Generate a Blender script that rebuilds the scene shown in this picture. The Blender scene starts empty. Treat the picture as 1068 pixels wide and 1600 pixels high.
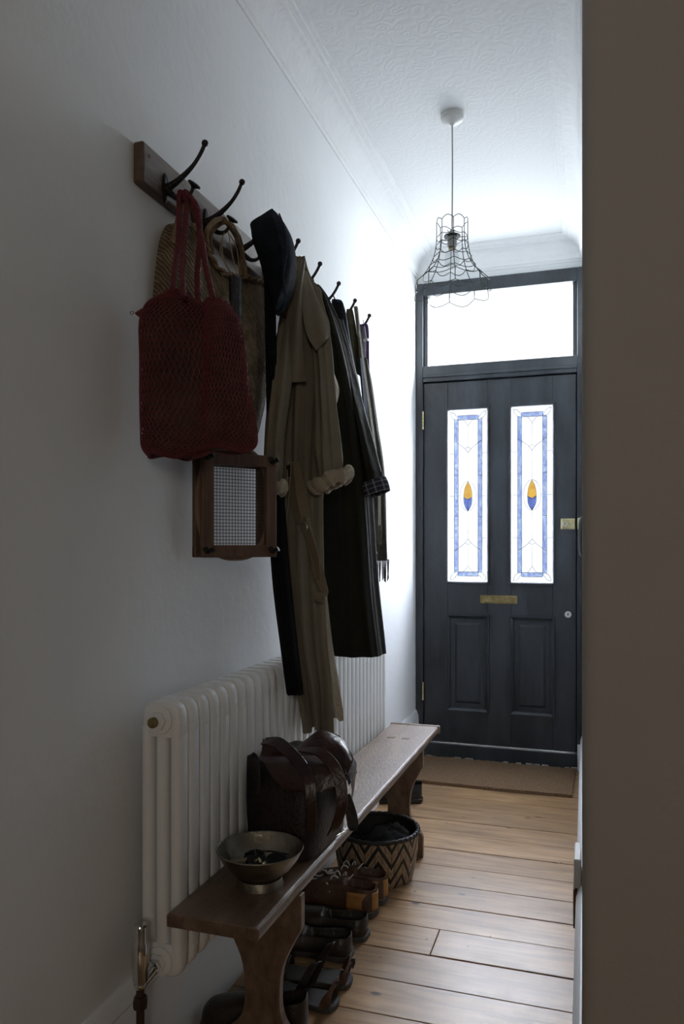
import bpy, bmesh, math, random
from mathutils import Vector, Matrix, noise

S = bpy.context.scene
COL = S.collection
random.seed(7)
PI = math.pi
V = Vector

# ------------------------------------------------------------------ camera, sky, light, exposure
CAM = V((0.939, 0.0, 1.191)); YAW = math.atan(386 / 1190); FPX = 1190.0; U0 = 534.0; V0 = 853.0
cd = bpy.data.cameras.new('camera'); cam = bpy.data.objects.new('camera', cd); COL.objects.link(cam)
cam.location = CAM; cam.rotation_euler = (PI / 2, 0, YAW)
cd.sensor_fit = 'HORIZONTAL'; cd.sensor_width = 36; cd.lens = 36 * FPX / 1068
cd.shift_y = (V0 - 800) / 1068; cd.clip_start = 0.02; cd.clip_end = 200
S.camera = cam

SKY = 75.0            # overcast daylight outside the door
REAR_FILL = 0.385          # share of it let in by the added rear window, as warm fill
S.view_settings.view_transform = 'Standard'; S.view_settings.look = 'None'
S.view_settings.exposure = 0.12; S.view_settings.gamma = 1.0; S.view_settings.use_curve_mapping = False
w = bpy.data.worlds.new('overcast_sky'); S.world = w; w.use_nodes = True
bg = w.node_tree.nodes['Background']; bg.inputs[1].default_value = SKY
# overcast sky above, dimmer street below the horizon
_tc = w.node_tree.nodes.new('ShaderNodeTexCoord'); _sp = w.node_tree.nodes.new('ShaderNodeSeparateXYZ'); _rp = w.node_tree.nodes.new('ShaderNodeValToRGB')
w.node_tree.links.new(_tc.outputs['Generated'], _sp.inputs[0]); _mr = w.node_tree.nodes.new('ShaderNodeMapRange'); _mr.inputs[1].default_value = -0.30; _mr.inputs[2].default_value = -0.12
w.node_tree.links.new(_sp.outputs[2], _mr.inputs[0]); w.node_tree.links.new(_mr.outputs[0], _rp.inputs[0]); w.node_tree.links.new(_rp.outputs[0], bg.inputs[0])
_rp.color_ramp.elements[0].position = 0.0; _rp.color_ramp.elements[0].color = (0.20, 0.21, 0.215, 1)
_rp.color_ramp.elements[1].position = 1.0; _rp.color_ramp.elements[1].color = (0.93, 0.965, 1.0, 1)
S.cycles.max_bounces = 10; S.cycles.diffuse_bounces = 5; S.cycles.glossy_bounces = 4
S.cycles.transparent_max_bounces = 24; S.cycles.transmission_bounces = 6
S.cycles.sample_clamp_indirect = 4.0
S.cycles.caustics_reflective = False; S.cycles.caustics_refractive = False
S.cycles.use_denoising = True

def portal(name, loc, sx, sz, rot):
    l = bpy.data.lights.new(name, 'AREA'); l.shape = 'RECTANGLE'; l.size = sx; l.size_y = sz
    l.cycles.is_portal = True
    o = bpy.data.objects.new(name, l); COL.objects.link(o); o.location = loc; o.rotation_euler = rot
YD = 4.268            # inner face of the front door wall
portal('transom_daylight', (0.462, YD + 0.16, 2.406), 0.82, 0.42, (-PI / 2, 0, 0))
portal('door_glass_daylight', (0.467, YD + 0.16, 1.475), 0.62, 1.0, (-PI / 2, 0, 0))
portal('rear_fill_portal', (1.9, -2.62, 1.95), 0.9, 1.0, (PI / 2, 0, 0))  # portal for the added rear window

# ------------------------------------------------------------------ pixel of the photo -> world point on a known plane
_c, _s = math.cos(YAW), math.sin(YAW)
def P(u, v, x=None, y=None, z=None):
    a = (u - U0) / FPX; b = -(v - V0) / FPX
    r = V((a * _c - _s, a * _s + _c, b))
    if x is not None: t = (x - CAM.x) / r.x
    elif y is not None: t = (y - CAM.y) / r.y
    else: t = (z - CAM.z) / r.z
    return CAM + r * t

# ------------------------------------------------------------------ mesh helpers
ORG = {}
def lerp(a, b, t): return a + (b - a) * t
def smooth_pts(pts, n):
    """Catmull-Rom through pts (lists/Vectors of any length), n samples."""
    pts = [list(p) for p in pts]; m = len(pts); out = []
    for i in range(n):
        t = i / (n - 1) * (m - 1); k = min(int(t), m - 2); f = t - k
        p0 = pts[max(k - 1, 0)]; p1 = pts[k]; p2 = pts[k + 1]; p3 = pts[min(k + 2, m - 1)]
        out.append([0.5 * (2 * b + (c - a) * f + (2 * a - 5 * b + 4 * c - d) * f * f + (3 * b - a - 3 * c + d) * f ** 3)
                    for a, b, c, d in zip(p0, p1, p2, p3)])
    return out
def SP(pts, n): return [V(p) for p in smooth_pts(pts, n)]

class MB:
    def __init__(self): self.v = []; self.f = []; self.uv = {}
    def add(self, vs, fs):
        o = len(self.v); self.v += [V(p) for p in vs]; self.f += [tuple(i + o for i in f) for f in fs]; return o
    def box(self, a, b):
        x0, y0, z0 = a; x1, y1, z1 = b
        self.add([(x0, y0, z0), (x1, y0, z0), (x1, y1, z0), (x0, y1, z0), (x0, y0, z1), (x1, y0, z1), (x1, y1, z1), (x0, y1, z1)],
                 [(0, 3, 2, 1), (4, 5, 6, 7), (0, 1, 5, 4), (1, 2, 6, 5), (2, 3, 7, 6), (3, 0, 4, 7)]); return self
    def obox(self, c, hx, hy, hz, ax, ay, az):
        c = V(c); vs = []
        for sx, sy, sz in ((-1, -1, -1), (1, -1, -1), (1, 1, -1), (-1, 1, -1), (-1, -1, 1), (1, -1, 1), (1, 1, 1), (-1, 1, 1)):
            vs.append(c + ax * hx * sx + ay * hy * sy + az * hz * sz)
        self.add(vs, [(0, 3, 2, 1), (4, 5, 6, 7), (0, 1, 5, 4), (1, 2, 6, 5), (2, 3, 7, 6), (3, 0, 4, 7)]); return self
    def rings(self, R, closed=True, cap0=True, cap1=True, loop=False):
        n = len(R[0]); vs = [p for r in R for p in r]; fs = []; m = len(R)
        for i in range(m if loop else m - 1):
            j = (i + 1) % m
            for k in range(n if closed else n - 1):
                l = (k + 1) % n
                fs.append((i * n + k, i * n + l, j * n + l, j * n + k))
        if closed and not loop:
            if cap0: fs.append(tuple(reversed(range(n))))
            if cap1: fs.append(tuple(range((m - 1) * n, m * n)))
        self.add(vs, fs); return self
    def tube(self, pts, r, n=8, loop=False, sq=1.0):
        pts = [V(p) for p in pts]; m = len(pts); R = []
        up = None
        for i, p in enumerate(pts):
            if loop: t = (pts[(i + 1) % m] - pts[i - 1]).normalized()
            else: t = (pts[min(i + 1, m - 1)] - pts[max(i - 1, 0)]).normalized()
            if up is None:
                up = V((0, 0, 1)) if abs(t.z) < 0.9 else V((1, 0, 0))
            a = (up - t * up.dot(t)).normalized(); b = t.cross(a); up = a
            rr = r[i] if isinstance(r, (list, tuple)) else r
            R.append([p + (a * math.cos(2 * PI * k / n) * sq + b * math.sin(2 * PI * k / n)) * rr for k in range(n)])
        return self.rings(R, loop=loop)
    def lathe(self, prof, c=(0, 0, 0), n=48, axis=None, cap0=True, cap1=True):
        c = V(c); ax = V(axis).normalized() if axis is not None else V((0, 0, 1))
        a = (V((1, 0, 0)) if abs(ax.x) < 0.9 else V((0, 1, 0))); a = (a - ax * a.dot(ax)).normalized(); b = ax.cross(a)
        return self.rings([[c + ax * h + (a * math.cos(2 * PI * k / n) + b * math.sin(2 * PI * k / n)) * max(r, 1e-5) for k in range(n)] for r, h in prof],
                          cap0=cap0, cap1=cap1)
    def sphere(self, c, r, n=16, sz=1.0):
        return self.lathe([(r * math.sin(PI * i / (n // 2)), -r * sz * math.cos(PI * i / (n // 2))) for i in range(n // 2 + 1)], c, n)
    def prism(self, poly, fn, a, b):
        """poly of 2D points, fn(p, d) -> 3D, extruded from a to b"""
        n = len(poly); vs = [fn(p, a) for p in poly] + [fn(p, b) for p in poly]
        fs = [tuple(reversed(range(n))), tuple(range(n, 2 * n))] + [(k, (k + 1) % n, n + (k + 1) % n, n + k) for k in range(n)]
        self.add(vs, fs); return self
    def ribbon(self, pts, wd, width, th=0.003, n=None):
        """flat strap along pts; wd = width direction(s)"""
        pts = [V(p) for p in pts]; m = len(pts); R = []
        for i, p in enumerate(pts):
            t = (pts[min(i + 1, m - 1)] - pts[max(i - 1, 0)]).normalized()
            d = V(wd[i]) if isinstance(wd, list) else V(wd)
            d = (d - t * d.dot(t)).normalized(); nn = t.cross(d)
            hw = (width[i] if isinstance(width, (list, tuple)) else width) / 2; h = th / 2
            R.append([p + d * hw * a + nn * h * b for a, b in ((-1, -.4), (-.94, -1), (-.4, -1), (0, -1), (.4, -1), (.94, -1), (1, -.4), (1, .4), (.94, 1), (.4, 1), (0, 1), (-.4, 1), (-.94, 1), (-1, .4))])
        return self.rings(R)
    def sheet(self, L, Rr, nl=30, nw=10, th=0.003, bulge=0.0, wav=0.0, bd=(0.6, -0.8, 0), sd=0):
        """cloth patch between two edge lines of 3D points"""
        L = SP(L, nl); Rr = SP(Rr, nl); bd = V(bd); F = []
        for i in range(nl):
            row = []
            for k in range(nw):
                t = k / (nw - 1)
                p = L[i].lerp(Rr[i], t) + bd * (bulge * math.sin(PI * t) + wav * math.sin(t * 9 + i * 0.12 + sd))
                row.append(p)
            F.append(row)
        R = []
        for i in range(nl):
            R.append(F[i] + [p - bd * th for p in reversed(F[i])])
        return self.rings(R)
    def build(self, name, mat, parent=None, smooth=True, bevel=0.0, seg=2, sub=0, org=None, uvf=None, angle=35):
        o3 = V(org) if org is not None else (ORG.get(parent.name, V((0, 0, 0))) if parent else V((0, 0, 0)))
        me = bpy.data.meshes.new(name)
        me.from_pydata([tuple(p - o3) for p in self.v], [], self.f); me.validate(); 
        bm = bmesh.new(); bm.from_mesh(me); bmesh.ops.recalc_face_normals(bm, faces=bm.faces); bm.to_mesh(me); bm.free()
        if uvf:
            uvl = me.uv_layers.new(name='uv')
            for lp in me.loops: uvl.data[lp.index].uv = uvf(me.vertices[lp.vertex_index].co + o3)
        for p in me.polygons: p.use_smooth = smooth
        o = bpy.data.objects.new(name, me); COL.objects.link(o)
        if parent: o.parent = parent
        else: o.location = o3
        ORG[o.name] = o3
        if mat: me.materials.append(mat)
        if bevel:
            b = o.modifiers.new('bevel', 'BEVEL'); b.width = bevel; b.segments = seg; b.limit_method = 'ANGLE'; b.angle_limit = math.radians(40)
        if sub:
            s = o.modifiers.new('sub', 'SUBSURF'); s.levels = sub; s.render_levels = sub
        if smooth:
            try: me.set_sharp_from_angle(angle=math.radians(angle))
            except Exception: pass
        return o

def empty(name, loc, label=None, cat=None, group=None):
    o = bpy.data.objects.new(name, None); o.empty_display_size = 0.05; COL.objects.link(o); o.location = loc
    ORG[o.name] = V(loc)
    if label: o['label'] = label
    if cat: o['category'] = cat
    if group: o['group'] = group
    return o
def tag(o, label, cat, group=None):
    o['label'] = label; o['category'] = cat
    if group: o['group'] = group
    return o
def struct(o, label=None):
    o['kind'] = 'structure'
    if label: o['label'] = label
    return o
def copy_tree(o, parent=None):
    c = o.copy(); COL.objects.link(c); c.parent = parent
    for ch in list(o.children): copy_tree(ch, c)
    return c

# ------------------------------------------------------------------ materials
def lin(r, g, b): return tuple(((c / 255) / 12.92 if c <= 10 else ((c / 255 + 0.055) / 1.055) ** 2.4) for c in (r, g, b)) + (1,)
def new_mat(name):
    m = bpy.data.materials.new(name); m.use_nodes = True; nt = m.node_tree
    return m, nt, nt.nodes['Principled BSDF'], nt.nodes['Material Output']
def nd(nt, t, **kw):
    n = nt.nodes.new(t)
    for k, v in kw.items():
        if hasattr(n, k): setattr(n, k, v)
        else: n.inputs[k.replace('_', ' ')].default_value = v
    return n
def simple(name, c1, c2=None, rough=0.6, metal=0.0, scale=8.0, bump=0.0, bscale=60.0, stretch=(1, 1, 1), sheen=0.0, spec=0.5, rvar=0.0, coat=0.0, wave=None):
    m, nt, b, out = new_mat(name); L = nt.links.new
    tc = nd(nt, 'ShaderNodeTexCoord'); mp = nd(nt, 'ShaderNodeMapping'); mp.inputs['Scale'].default_value = stretch
    L(tc.outputs['Object'], mp.inputs['Vector'])
    n1 = nd(nt, 'ShaderNodeTexNoise', Scale=scale, Detail=6.0, Roughness=0.6); L(mp.outputs[0], n1.inputs['Vector'])
    rp = nd(nt, 'ShaderNodeValToRGB'); rp.color_ramp.elements[0].position = 0.3; rp.color_ramp.elements[1].position = 0.72
    rp.color_ramp.elements[0].color = tuple(c1[:3]) + (1,); rp.color_ramp.elements[1].color = tuple((c2 or c1)[:3]) + (1,)
    L(n1.outputs['Fac'], rp.inputs[0]); L(rp.outputs[0], b.inputs['Base Color'])
    b.inputs['Roughness'].default_value = rough; b.inputs['Metallic'].default_value = metal
    b.inputs['Specular IOR Level'].default_value = spec
    b.inputs['Sheen Weight'].default_value = sheen; b.inputs['Coat Weight'].default_value = coat
    if rvar:
        mr = nd(nt, 'ShaderNodeMapRange'); mr.inputs[3].default_value = rough - rvar; mr.inputs[4].default_value = rough + rvar
        L(n1.outputs['Fac'], mr.inputs[0]); L(mr.outputs[0], b.inputs['Roughness'])
    if bump:
        if wave:
            n2 = nd(nt, 'ShaderNodeTexWave', Scale=bscale, Distortion=wave); n2.bands_direction = 'DIAGONAL'
        else:
            n2 = nd(nt, 'ShaderNodeTexNoise', Scale=bscale, Detail=4.0)
        L(mp.outputs[0], n2.inputs['Vector'])
        if wave:
            wr = nd(nt, 'ShaderNodeMapRange'); wr.inputs[3].default_value = 0.42; wr.inputs[4].default_value = 1.1; L(n2.outputs['Fac'], wr.inputs[0])
            vm = nd(nt, 'ShaderNodeVectorMath', operation='SCALE'); L(rp.outputs[0], vm.inputs[0]); L(wr.outputs[0], vm.inputs['Scale']); L(vm.outputs[0], b.inputs['Base Color'])
        bp = nd(nt, 'ShaderNodeBump', Strength=bump, Distance=0.01); L(n2.outputs['Fac'], bp.inputs['Height']); L(bp.outputs[0], b.inputs['Normal'])
    return m

M = {}
M['wall'] = simple('matt_wall_paint', (0.74, 0.76, 0.77), (0.78, 0.80, 0.81), 0.85, scale=3, bump=0.12, bscale=25)
M['brown_wall'] = simple('taupe_wall_paint', (0.36, 0.33, 0.30), (0.38, 0.35, 0.32), 0.8, scale=3, bump=0.12, bscale=60)
M['trim'] = simple('white_gloss_trim', (0.74, 0.77, 0.79), (0.78, 0.81, 0.83), 0.45, scale=5, bump=0.1, bscale=30)
M['plaster'] = simple('cornice_plaster', (0.74, 0.75, 0.76), (0.78, 0.79, 0.8), 0.8, scale=9, bump=0.35, bscale=35)
M['rad'] = simple('radiator_enamel', (0.72, 0.73, 0.72), (0.77, 0.78, 0.77), 0.38, scale=20, bump=0.05, bscale=90)
M['iron'] = simple('black_iron', (0.012, 0.011, 0.011), (0.03, 0.027, 0.026), 0.42, metal=0.7, scale=60, bump=0.3, bscale=200)
M['chrome'] = simple('chrome', (0.62, 0.62, 0.6), (0.7, 0.7, 0.68), 0.12, metal=1.0, scale=20)
M['brass'] = simple('aged_brass', (0.55, 0.48, 0.24), (0.74, 0.68, 0.42), 0.32, metal=0.9, scale=40, rvar=0.1)
M['dull_brass'] = simple('tarnished_brass', (0.16, 0.12, 0.05), (0.32, 0.25, 0.12), 0.5, metal=0.8, scale=40)
M['steel'] = simple('beaten_steel', (0.16, 0.14, 0.11), (0.36, 0.33, 0.27), 0.36, metal=0.95, scale=14, bump=0.25, bscale=60, rvar=0.1)
M['copper_pipe'] = simple('dark_pipe', (0.05, 0.035, 0.025), (0.1, 0.07, 0.05), 0.4, metal=0.8)
M['plastic'] = simple('cream_plastic', (0.6, 0.6, 0.58), None, 0.4)
M['grey_plastic'] = simple('grey_lamp_holder', (0.4, 0.4, 0.38), None, 0.45)
M['wire'] = simple('dark_shade_wire', (0.012, 0.02, 0.02), (0.03, 0.045, 0.04), 0.35, metal=0.6, scale=50)
M['cord'] = simple('pendant_flex', (0.3, 0.29, 0.26), (0.42, 0.4, 0.36), 0.7, scale=200)
M['khaki'] = simple('khaki_cotton', (0.15, 0.132, 0.095), (0.215, 0.19, 0.14), 0.85, spec=0.15, scale=5, bump=0.25, bscale=300)
M['khaki_light'] = simple('khaki_lining', (0.30, 0.26, 0.19), (0.38, 0.33, 0.25), 0.9, scale=12, bump=0.5, bscale=120)
M['belt'] = simple('khaki_belt', (0.14, 0.11, 0.07), (0.18, 0.145, 0.095), 0.8, spec=0.15, scale=12, bump=0.3, bscale=250)
M['olive'] = simple('dark_olive_wax_cotton', (0.007, 0.0072, 0.004), (0.014, 0.0135, 0.008), 0.7, spec=0.15, scale=5, bump=0.3, bscale=40)
M['olive_mid'] = simple('olive_cotton', (0.05, 0.048, 0.025), (0.075, 0.07, 0.04), 0.8, spec=0.15, scale=9, bump=0.3, bscale=80)
M['black_cloth'] = simple('black_wool', (0.005, 0.005, 0.006), (0.012, 0.012, 0.014), 0.95, spec=0.15, scale=9, bump=0.3, bscale=200)
M['navy'] = simple('navy_wool', (0.008, 0.014, 0.028), (0.016, 0.027, 0.05), 0.92, spec=0.15, scale=12, bump=0.4, bscale=200)
M['navy_hat'] = simple('navy_felt', (0.004, 0.006, 0.009), (0.012, 0.017, 0.024), 0.95, spec=0.15, scale=20, bump=0.5, bscale=260)
M['red_rope'] = simple('red_rope', (0.08, 0.008, 0.011), (0.14, 0.015, 0.02), 0.8, scale=60, bump=0.7, bscale=220)
M['red_net'] = simple('red_netting', (0.085, 0.012, 0.015), (0.15, 0.026, 0.03), 0.75, scale=40)
M['lining'] = simple('maroon_lining', (0.03, 0.016, 0.011), (0.075, 0.048, 0.034), 0.9, scale=9, bump=0.4, bscale=60)
M['jute'] = simple('woven_jute', (0.20, 0.13, 0.065), (0.42, 0.30, 0.17), 0.85, scale=30, bump=1.0, bscale=38, wave=4.0, stretch=(1, 1, 1.3))
M['jute_rope'] = simple('jute_rope', (0.16, 0.10, 0.05), (0.27, 0.18, 0.10), 0.85, scale=70, bump=0.8, bscale=240)
M['twine'] = simple('pale_twine', (0.26, 0.2, 0.13), None, 0.85)
M['grip'] = simple('black_grip_tape', (0.006, 0.008, 0.011), (0.02, 0.024, 0.03), 0.55, scale=90, bump=0.5, bscale=120)
M['press_wood'] = simple('old_brown_wood', (0.07, 0.034, 0.018), (0.14, 0.075, 0.042), 0.55, scale=9, bump=0.25, bscale=40, stretch=(6, 6, 1))
M['racket_wood'] = simple('racket_ash', (0.16, 0.09, 0.05), (0.24, 0.14, 0.08), 0.4, scale=9, stretch=(6, 6, 1))
M['string'] = simple('racket_string', (0.02, 0.018, 0.015), None, 0.5)
M['rack_wood'] = simple('rack_oak', (0.07, 0.04, 0.024), (0.135, 0.085, 0.055), 0.5, scale=7, bump=0.25, bscale=50, stretch=(6, 0.8, 8))
M['leather'] = simple('oxblood_leather', (0.014, 0.005, 0.004), (0.042, 0.013, 0.009), 0.34, scale=9, bump=0.25, bscale=70, rvar=0.08)
M['dark_leather'] = simple('black_brown_leather', (0.006, 0.003, 0.003), (0.014, 0.007, 0.006), 0.5, spec=0.3, scale=12, bump=0.3, bscale=90)
M['tan'] = simple('amber_tan_leather', (0.30, 0.14, 0.035), (0.42, 0.21, 0.06), 0.45, scale=20, bump=0.2, bscale=90)
M['shoe_brown'] = simple('brown_shoe_leather', (0.05, 0.022, 0.012), (0.09, 0.04, 0.02), 0.5, scale=20, bump=0.2, bscale=90)
M['shoe_dark'] = simple('near_black_shoe_leather', (0.012, 0.008, 0.006), (0.026, 0.016, 0.01), 0.4, scale=20, bump=0.2, bscale=90)
M['shoe_black'] = simple('polished_black_leather', (0.004, 0.004, 0.005), (0.008, 0.008, 0.01), 0.16, scale=20)
M['sole'] = simple('rubber_sole', (0.035, 0.033, 0.03), (0.06, 0.057, 0.052), 0.7, scale=20)
M['lace'] = simple('off_white_lace', (0.5, 0.48, 0.44), (0.62, 0.6, 0.56), 0.85, scale=50)
M['knit'] = simple('charcoal_knit', (0.02, 0.021, 0.023), (0.06, 0.062, 0.066), 0.95, scale=90, bump=1.0, bscale=130, wave=2.0)
M['coir'] = simple('coir_mat', (0.17, 0.105, 0.06), (0.34, 0.225, 0.14), 0.98, scale=130, bump=1.0, bscale=330, spec=0.1)
M['door'] = simple('chalky_blue_black_paint', (0.0065, 0.009, 0.012), (0.034, 0.041, 0.050), 0.5, scale=5.0, bump=0.15, bscale=30, stretch=(1.8, 1, 0.5), rvar=0.12)
M['lead'] = simple('lead_came', (0.02, 0.022, 0.024), None, 0.5, metal=0.4)
M['rubble'] = simple('crumbled_mortar', (0.10, 0.06, 0.045), (0.5, 0.48, 0.44), 0.9, scale=25, bump=0.6, bscale=60)
M['purple'] = simple('purple_trim', (0.05, 0.02, 0.09), (0.09, 0.04, 0.15), 0.8)
M['grey_cloth'] = simple('grey_canvas', (0.05, 0.05, 0.055), (0.09, 0.09, 0.1), 0.85)
M['scarf_green'] = simple('dark_moss_wool', (0.03, 0.028, 0.018), (0.055, 0.05, 0.035), 0.95, scale=30, bump=0.5, bscale=200)
M['scarf_tan'] = simple('taupe_wool', (0.10, 0.088, 0.066), (0.17, 0.15, 0.115), 0.95, scale=30, bump=0.5, bscale=200)
M['scarf_blue'] = simple('slate_blue_wool', (0.018, 0.032, 0.055), (0.035, 0.055, 0.09), 0.95, scale=30, bump=0.4, bscale=200)
M['rim_black'] = simple('black_cane_rim', (0.006, 0.006, 0.006), (0.015, 0.014, 0.013), 0.5, scale=40)

def floor_mat():
    m, nt, b, out = new_mat('varnished_pine'); L = nt.links.new
    tc = nd(nt, 'ShaderNodeTexCoord'); geo = nd(nt, 'ShaderNodeNewGeometry')
    comb = nd(nt, 'ShaderNodeVectorMath', operation='ADD')
    sc = nd(nt, 'ShaderNodeVectorMath', operation='SCALE'); sc.inputs['Scale'].default_value = 17.0
    cx = nd(nt, 'ShaderNodeCombineXYZ'); L(geo.outputs['Random Per Island'], cx.inputs[0]); L(geo.outputs['Random Per Island'], cx.inputs[2])
    L(cx.outputs[0], sc.inputs[0]); L(tc.outputs['Object'], comb.inputs[0]); L(sc.outputs[0], comb.inputs[1])
    mp = nd(nt, 'ShaderNodeMapping'); mp.inputs['Scale'].default_value = (1.3, 13, 13); L(comb.outputs[0], mp.inputs[0])
    n = nd(nt, 'ShaderNodeTexNoise', Scale=2.6, Detail=8.0, Roughness=0.62, Distortion=0.7); L(mp.outputs[0], n.inputs[0])
    rp = nd(nt, 'ShaderNodeValToRGB'); e = rp.color_ramp.elements
    e[0].position = 0.28; e[0].color = (0.16, 0.085, 0.038, 1); e[1].position = 0.72; e[1].color = (0.46, 0.29, 0.15, 1)
    x = e.new(0.5); x.color = (0.33, 0.20, 0.098, 1)
    L(n.outputs['Fac'], rp.inputs[0])
    # per board tone
    hs = nd(nt, 'ShaderNodeHueSaturation'); mr = nd(nt, 'ShaderNodeMapRange'); mr.inputs[3].default_value = 0.72; mr.inputs[4].default_value = 1.12
    L(geo.outputs['Random Per Island'], mr.inputs[0]); L(mr.outputs[0], hs.inputs['Value']); L(rp.outputs[0], hs.inputs['Color'])
    hs.inputs['Saturation'].default_value = 1.0
    # knots and nail dents
    vo = nd(nt, 'ShaderNodeTexVoronoi', Scale=5.5); mp2 = nd(nt, 'ShaderNodeMapping'); mp2.inputs['Scale'].default_value = (0.8, 1.5, 1); L(comb.outputs[0], mp2.inputs[0]); L(mp2.outputs[0], vo.inputs[0])
    kr = nd(nt, 'ShaderNodeValToRGB'); kr.color_ramp.elements[0].position = 0.045; kr.color_ramp.elements[0].color = (0.12, 0.07, 0.04, 1); kr.color_ramp.elements[1].position = 0.085; kr.color_ramp.elements[1].color = (1, 1, 1, 1)
    L(vo.outputs['Distance'], kr.inputs[0])
    mx = nd(nt, 'ShaderNodeMix', data_type='RGBA', blend_type='MULTIPLY'); mx.inputs[0].default_value = 1
    L(hs.outputs[0], mx.inputs[6]); L(kr.outputs[0], mx.inputs[7])
    vs = nd(nt, 'ShaderNodeTexVoronoi', Scale=17.0); L(tc.outputs['Object'], vs.inputs[0])
    sk = nd(nt, 'ShaderNodeMath', operation='LESS_THAN'); sk.inputs[1].default_value = 0.075; L(vs.outputs['Distance'], sk.inputs[0])
    wn = nd(nt, 'ShaderNodeSeparateXYZ'); L(vs.outputs['Color'], wn.inputs[0]); sl = nd(nt, 'ShaderNodeMath', operation='LESS_THAN'); sl.inputs[1].default_value = 0.30; L(wn.outputs[0], sl.inputs[0])
    sm = nd(nt, 'ShaderNodeMath', operation='MULTIPLY'); L(sk.outputs[0], sm.inputs[0]); L(sl.outputs[0], sm.inputs[1])
    mx0 = nd(nt, 'ShaderNodeMix', data_type='RGBA'); L(sm.outputs[0], mx0.inputs[0]); L(mx.outputs[2], mx0.inputs[6]); mx0.inputs[7].default_value = (0.02, 0.014, 0.01, 1); mx = mx0
    # worn greyish scuffs
    n3 = nd(nt, 'ShaderNodeTexNoise', Scale=2.1, Detail=7.0, Roughness=0.7); L(tc.outputs['Object'], n3.inputs[0])
    sr = nd(nt, 'ShaderNodeValToRGB'); sr.color_ramp.elements[0].position = 0.5; sr.color_ramp.elements[0].color = (0, 0, 0, 1); sr.color_ramp.elements[1].position = 0.75; sr.color_ramp.elements[1].color = (0.6, 0.6, 0.6, 1)
    L(n3.outputs['Fac'], sr.inputs[0])
    mx2 = nd(nt, 'ShaderNodeMix', data_type='RGBA'); L(sr.outputs[0], mx2.inputs[0]); L(mx.outputs[2], mx2.inputs[6]); mx2.inputs[7].default_value = (0.11, 0.085, 0.065, 1)
    L(mx2.outputs[2], b.inputs['Base Color'])
    rr = nd(nt, 'ShaderNodeMapRange'); rr.inputs[3].default_value = 0.24; rr.inputs[4].default_value = 0.5; L(n3.outputs['Fac'], rr.inputs[0]); L(rr.outputs[0], b.inputs['Roughness'])
    b.inputs['Specular IOR Level'].default_value = 0.6
    bp = nd(nt, 'ShaderNodeBump', Strength=0.22, Distance=0.004); n4 = nd(nt, 'ShaderNodeTexNoise', Scale=1.6, Detail=5.0); L(mp.outputs[0], n4.inputs[0]); L(n4.outputs['Fac'], bp.inputs['Height']); L(bp.outputs[0], b.inputs['Normal'])
    return m
M['floor'] = floor_mat()
M['bench'] = simple('old_bench_pine', (0.085, 0.046, 0.028), (0.20, 0.13, 0.085), 0.36, scale=6, bump=0.25, bscale=40, stretch=(8, 0.9, 4), rvar=0.08)

def ceiling_mat():
    m, nt, b, out = new_mat('embossed_ceiling_paper'); L = nt.links.new
    b.inputs['Base Color'].default_value = (0.76, 0.77, 0.78, 1); b.inputs['Roughness'].default_value = 0.8
    tc = nd(nt, 'ShaderNodeTexCoord')
    v = nd(nt, 'ShaderNodeTexVoronoi', Scale=26.0); v.feature = 'SMOOTH_F1'; L(tc.outputs['Object'], v.inputs[0])
    n = nd(nt, 'ShaderNodeTexNoise', Scale=60.0, Detail=3.0, Distortion=1.5); L(tc.outputs['Object'], n.inputs[0])
    s = nd(nt, 'ShaderNodeMath', operation='SINE'); mu = nd(nt, 'ShaderNodeMath', operation='MULTIPLY'); mu.inputs[1].default_value = 22
    L(v.outputs['Distance'], mu.inputs[0]); L(mu.outputs[0], s.inputs[0])
    ad = nd(nt, 'ShaderNodeMath', operation='ADD'); L(s.outputs[0], ad.inputs[0]); L(n.outputs['Fac'], ad.inputs[1])
    bp = nd(nt, 'ShaderNodeBump', Strength=0.13, Distance=0.002); L(ad.outputs[0], bp.inputs['Height']); L(bp.outputs[0], b.inputs['Normal'])
    return m
M['ceiling'] = ceiling_mat()

def glass_mat(name, col, col2=None, scale=20.0, gloss=0.08, rough=0.05):
    m, nt, b, out = new_mat(name); L = nt.links.new; nt.nodes.remove(b)
    tr = nd(nt, 'ShaderNodeBsdfTransparent'); gl = nd(nt, 'ShaderNodeBsdfGlossy'); gl.inputs['Roughness'].default_value = rough
    mx = nd(nt, 'ShaderNodeMixShader'); mx.inputs[0].default_value = gloss
    if col2:
        tc = nd(nt, 'ShaderNodeTexCoord'); n = nd(nt, 'ShaderNodeTexNoise', Scale=scale, Detail=3.0, Distortion=2.2); L(tc.outputs['Object'], n.inputs[0])
        rp = nd(nt, 'ShaderNodeValToRGB'); rp.color_ramp.elements[0].position = 0.38; rp.color_ramp.elements[1].position = 0.64
        rp.color_ramp.elements[0].color = col; rp.color_ramp.elements[1].color = col2
        L(n.outputs['Fac'], rp.inputs[0]); L(rp.outputs[0], tr.inputs[0])
    else: tr.inputs[0].default_value = col
    L(tr.outputs[0], mx.inputs[1]); L(gl.outputs[0], mx.inputs[2]); L(mx.outputs[0], out.inputs[0])
    return m
k = 1.0 / 1.08          # the added facade opposite, seen through the leaded lights, is about this bright
def gc(r, g, b): c = lin(r, g, b); return (min(1, math.sqrt(c[0] * k)), min(1, math.sqrt(c[1] * k)), min(1, math.sqrt(c[2] * k)), 1)   # each pane is crossed twice
M['clear'] = glass_mat('clear_leaded_glass', (0.68, 0.69, 0.695, 1), (0.64, 0.64, 0.67, 1), 9)
M['transom_glass'] = glass_mat('transom_glass', (0.775, 0.785, 0.79, 1))
M['blue'] = glass_mat('streaky_blue_glass', gc(132, 154, 218), gc(220, 236, 252), 30)
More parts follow.
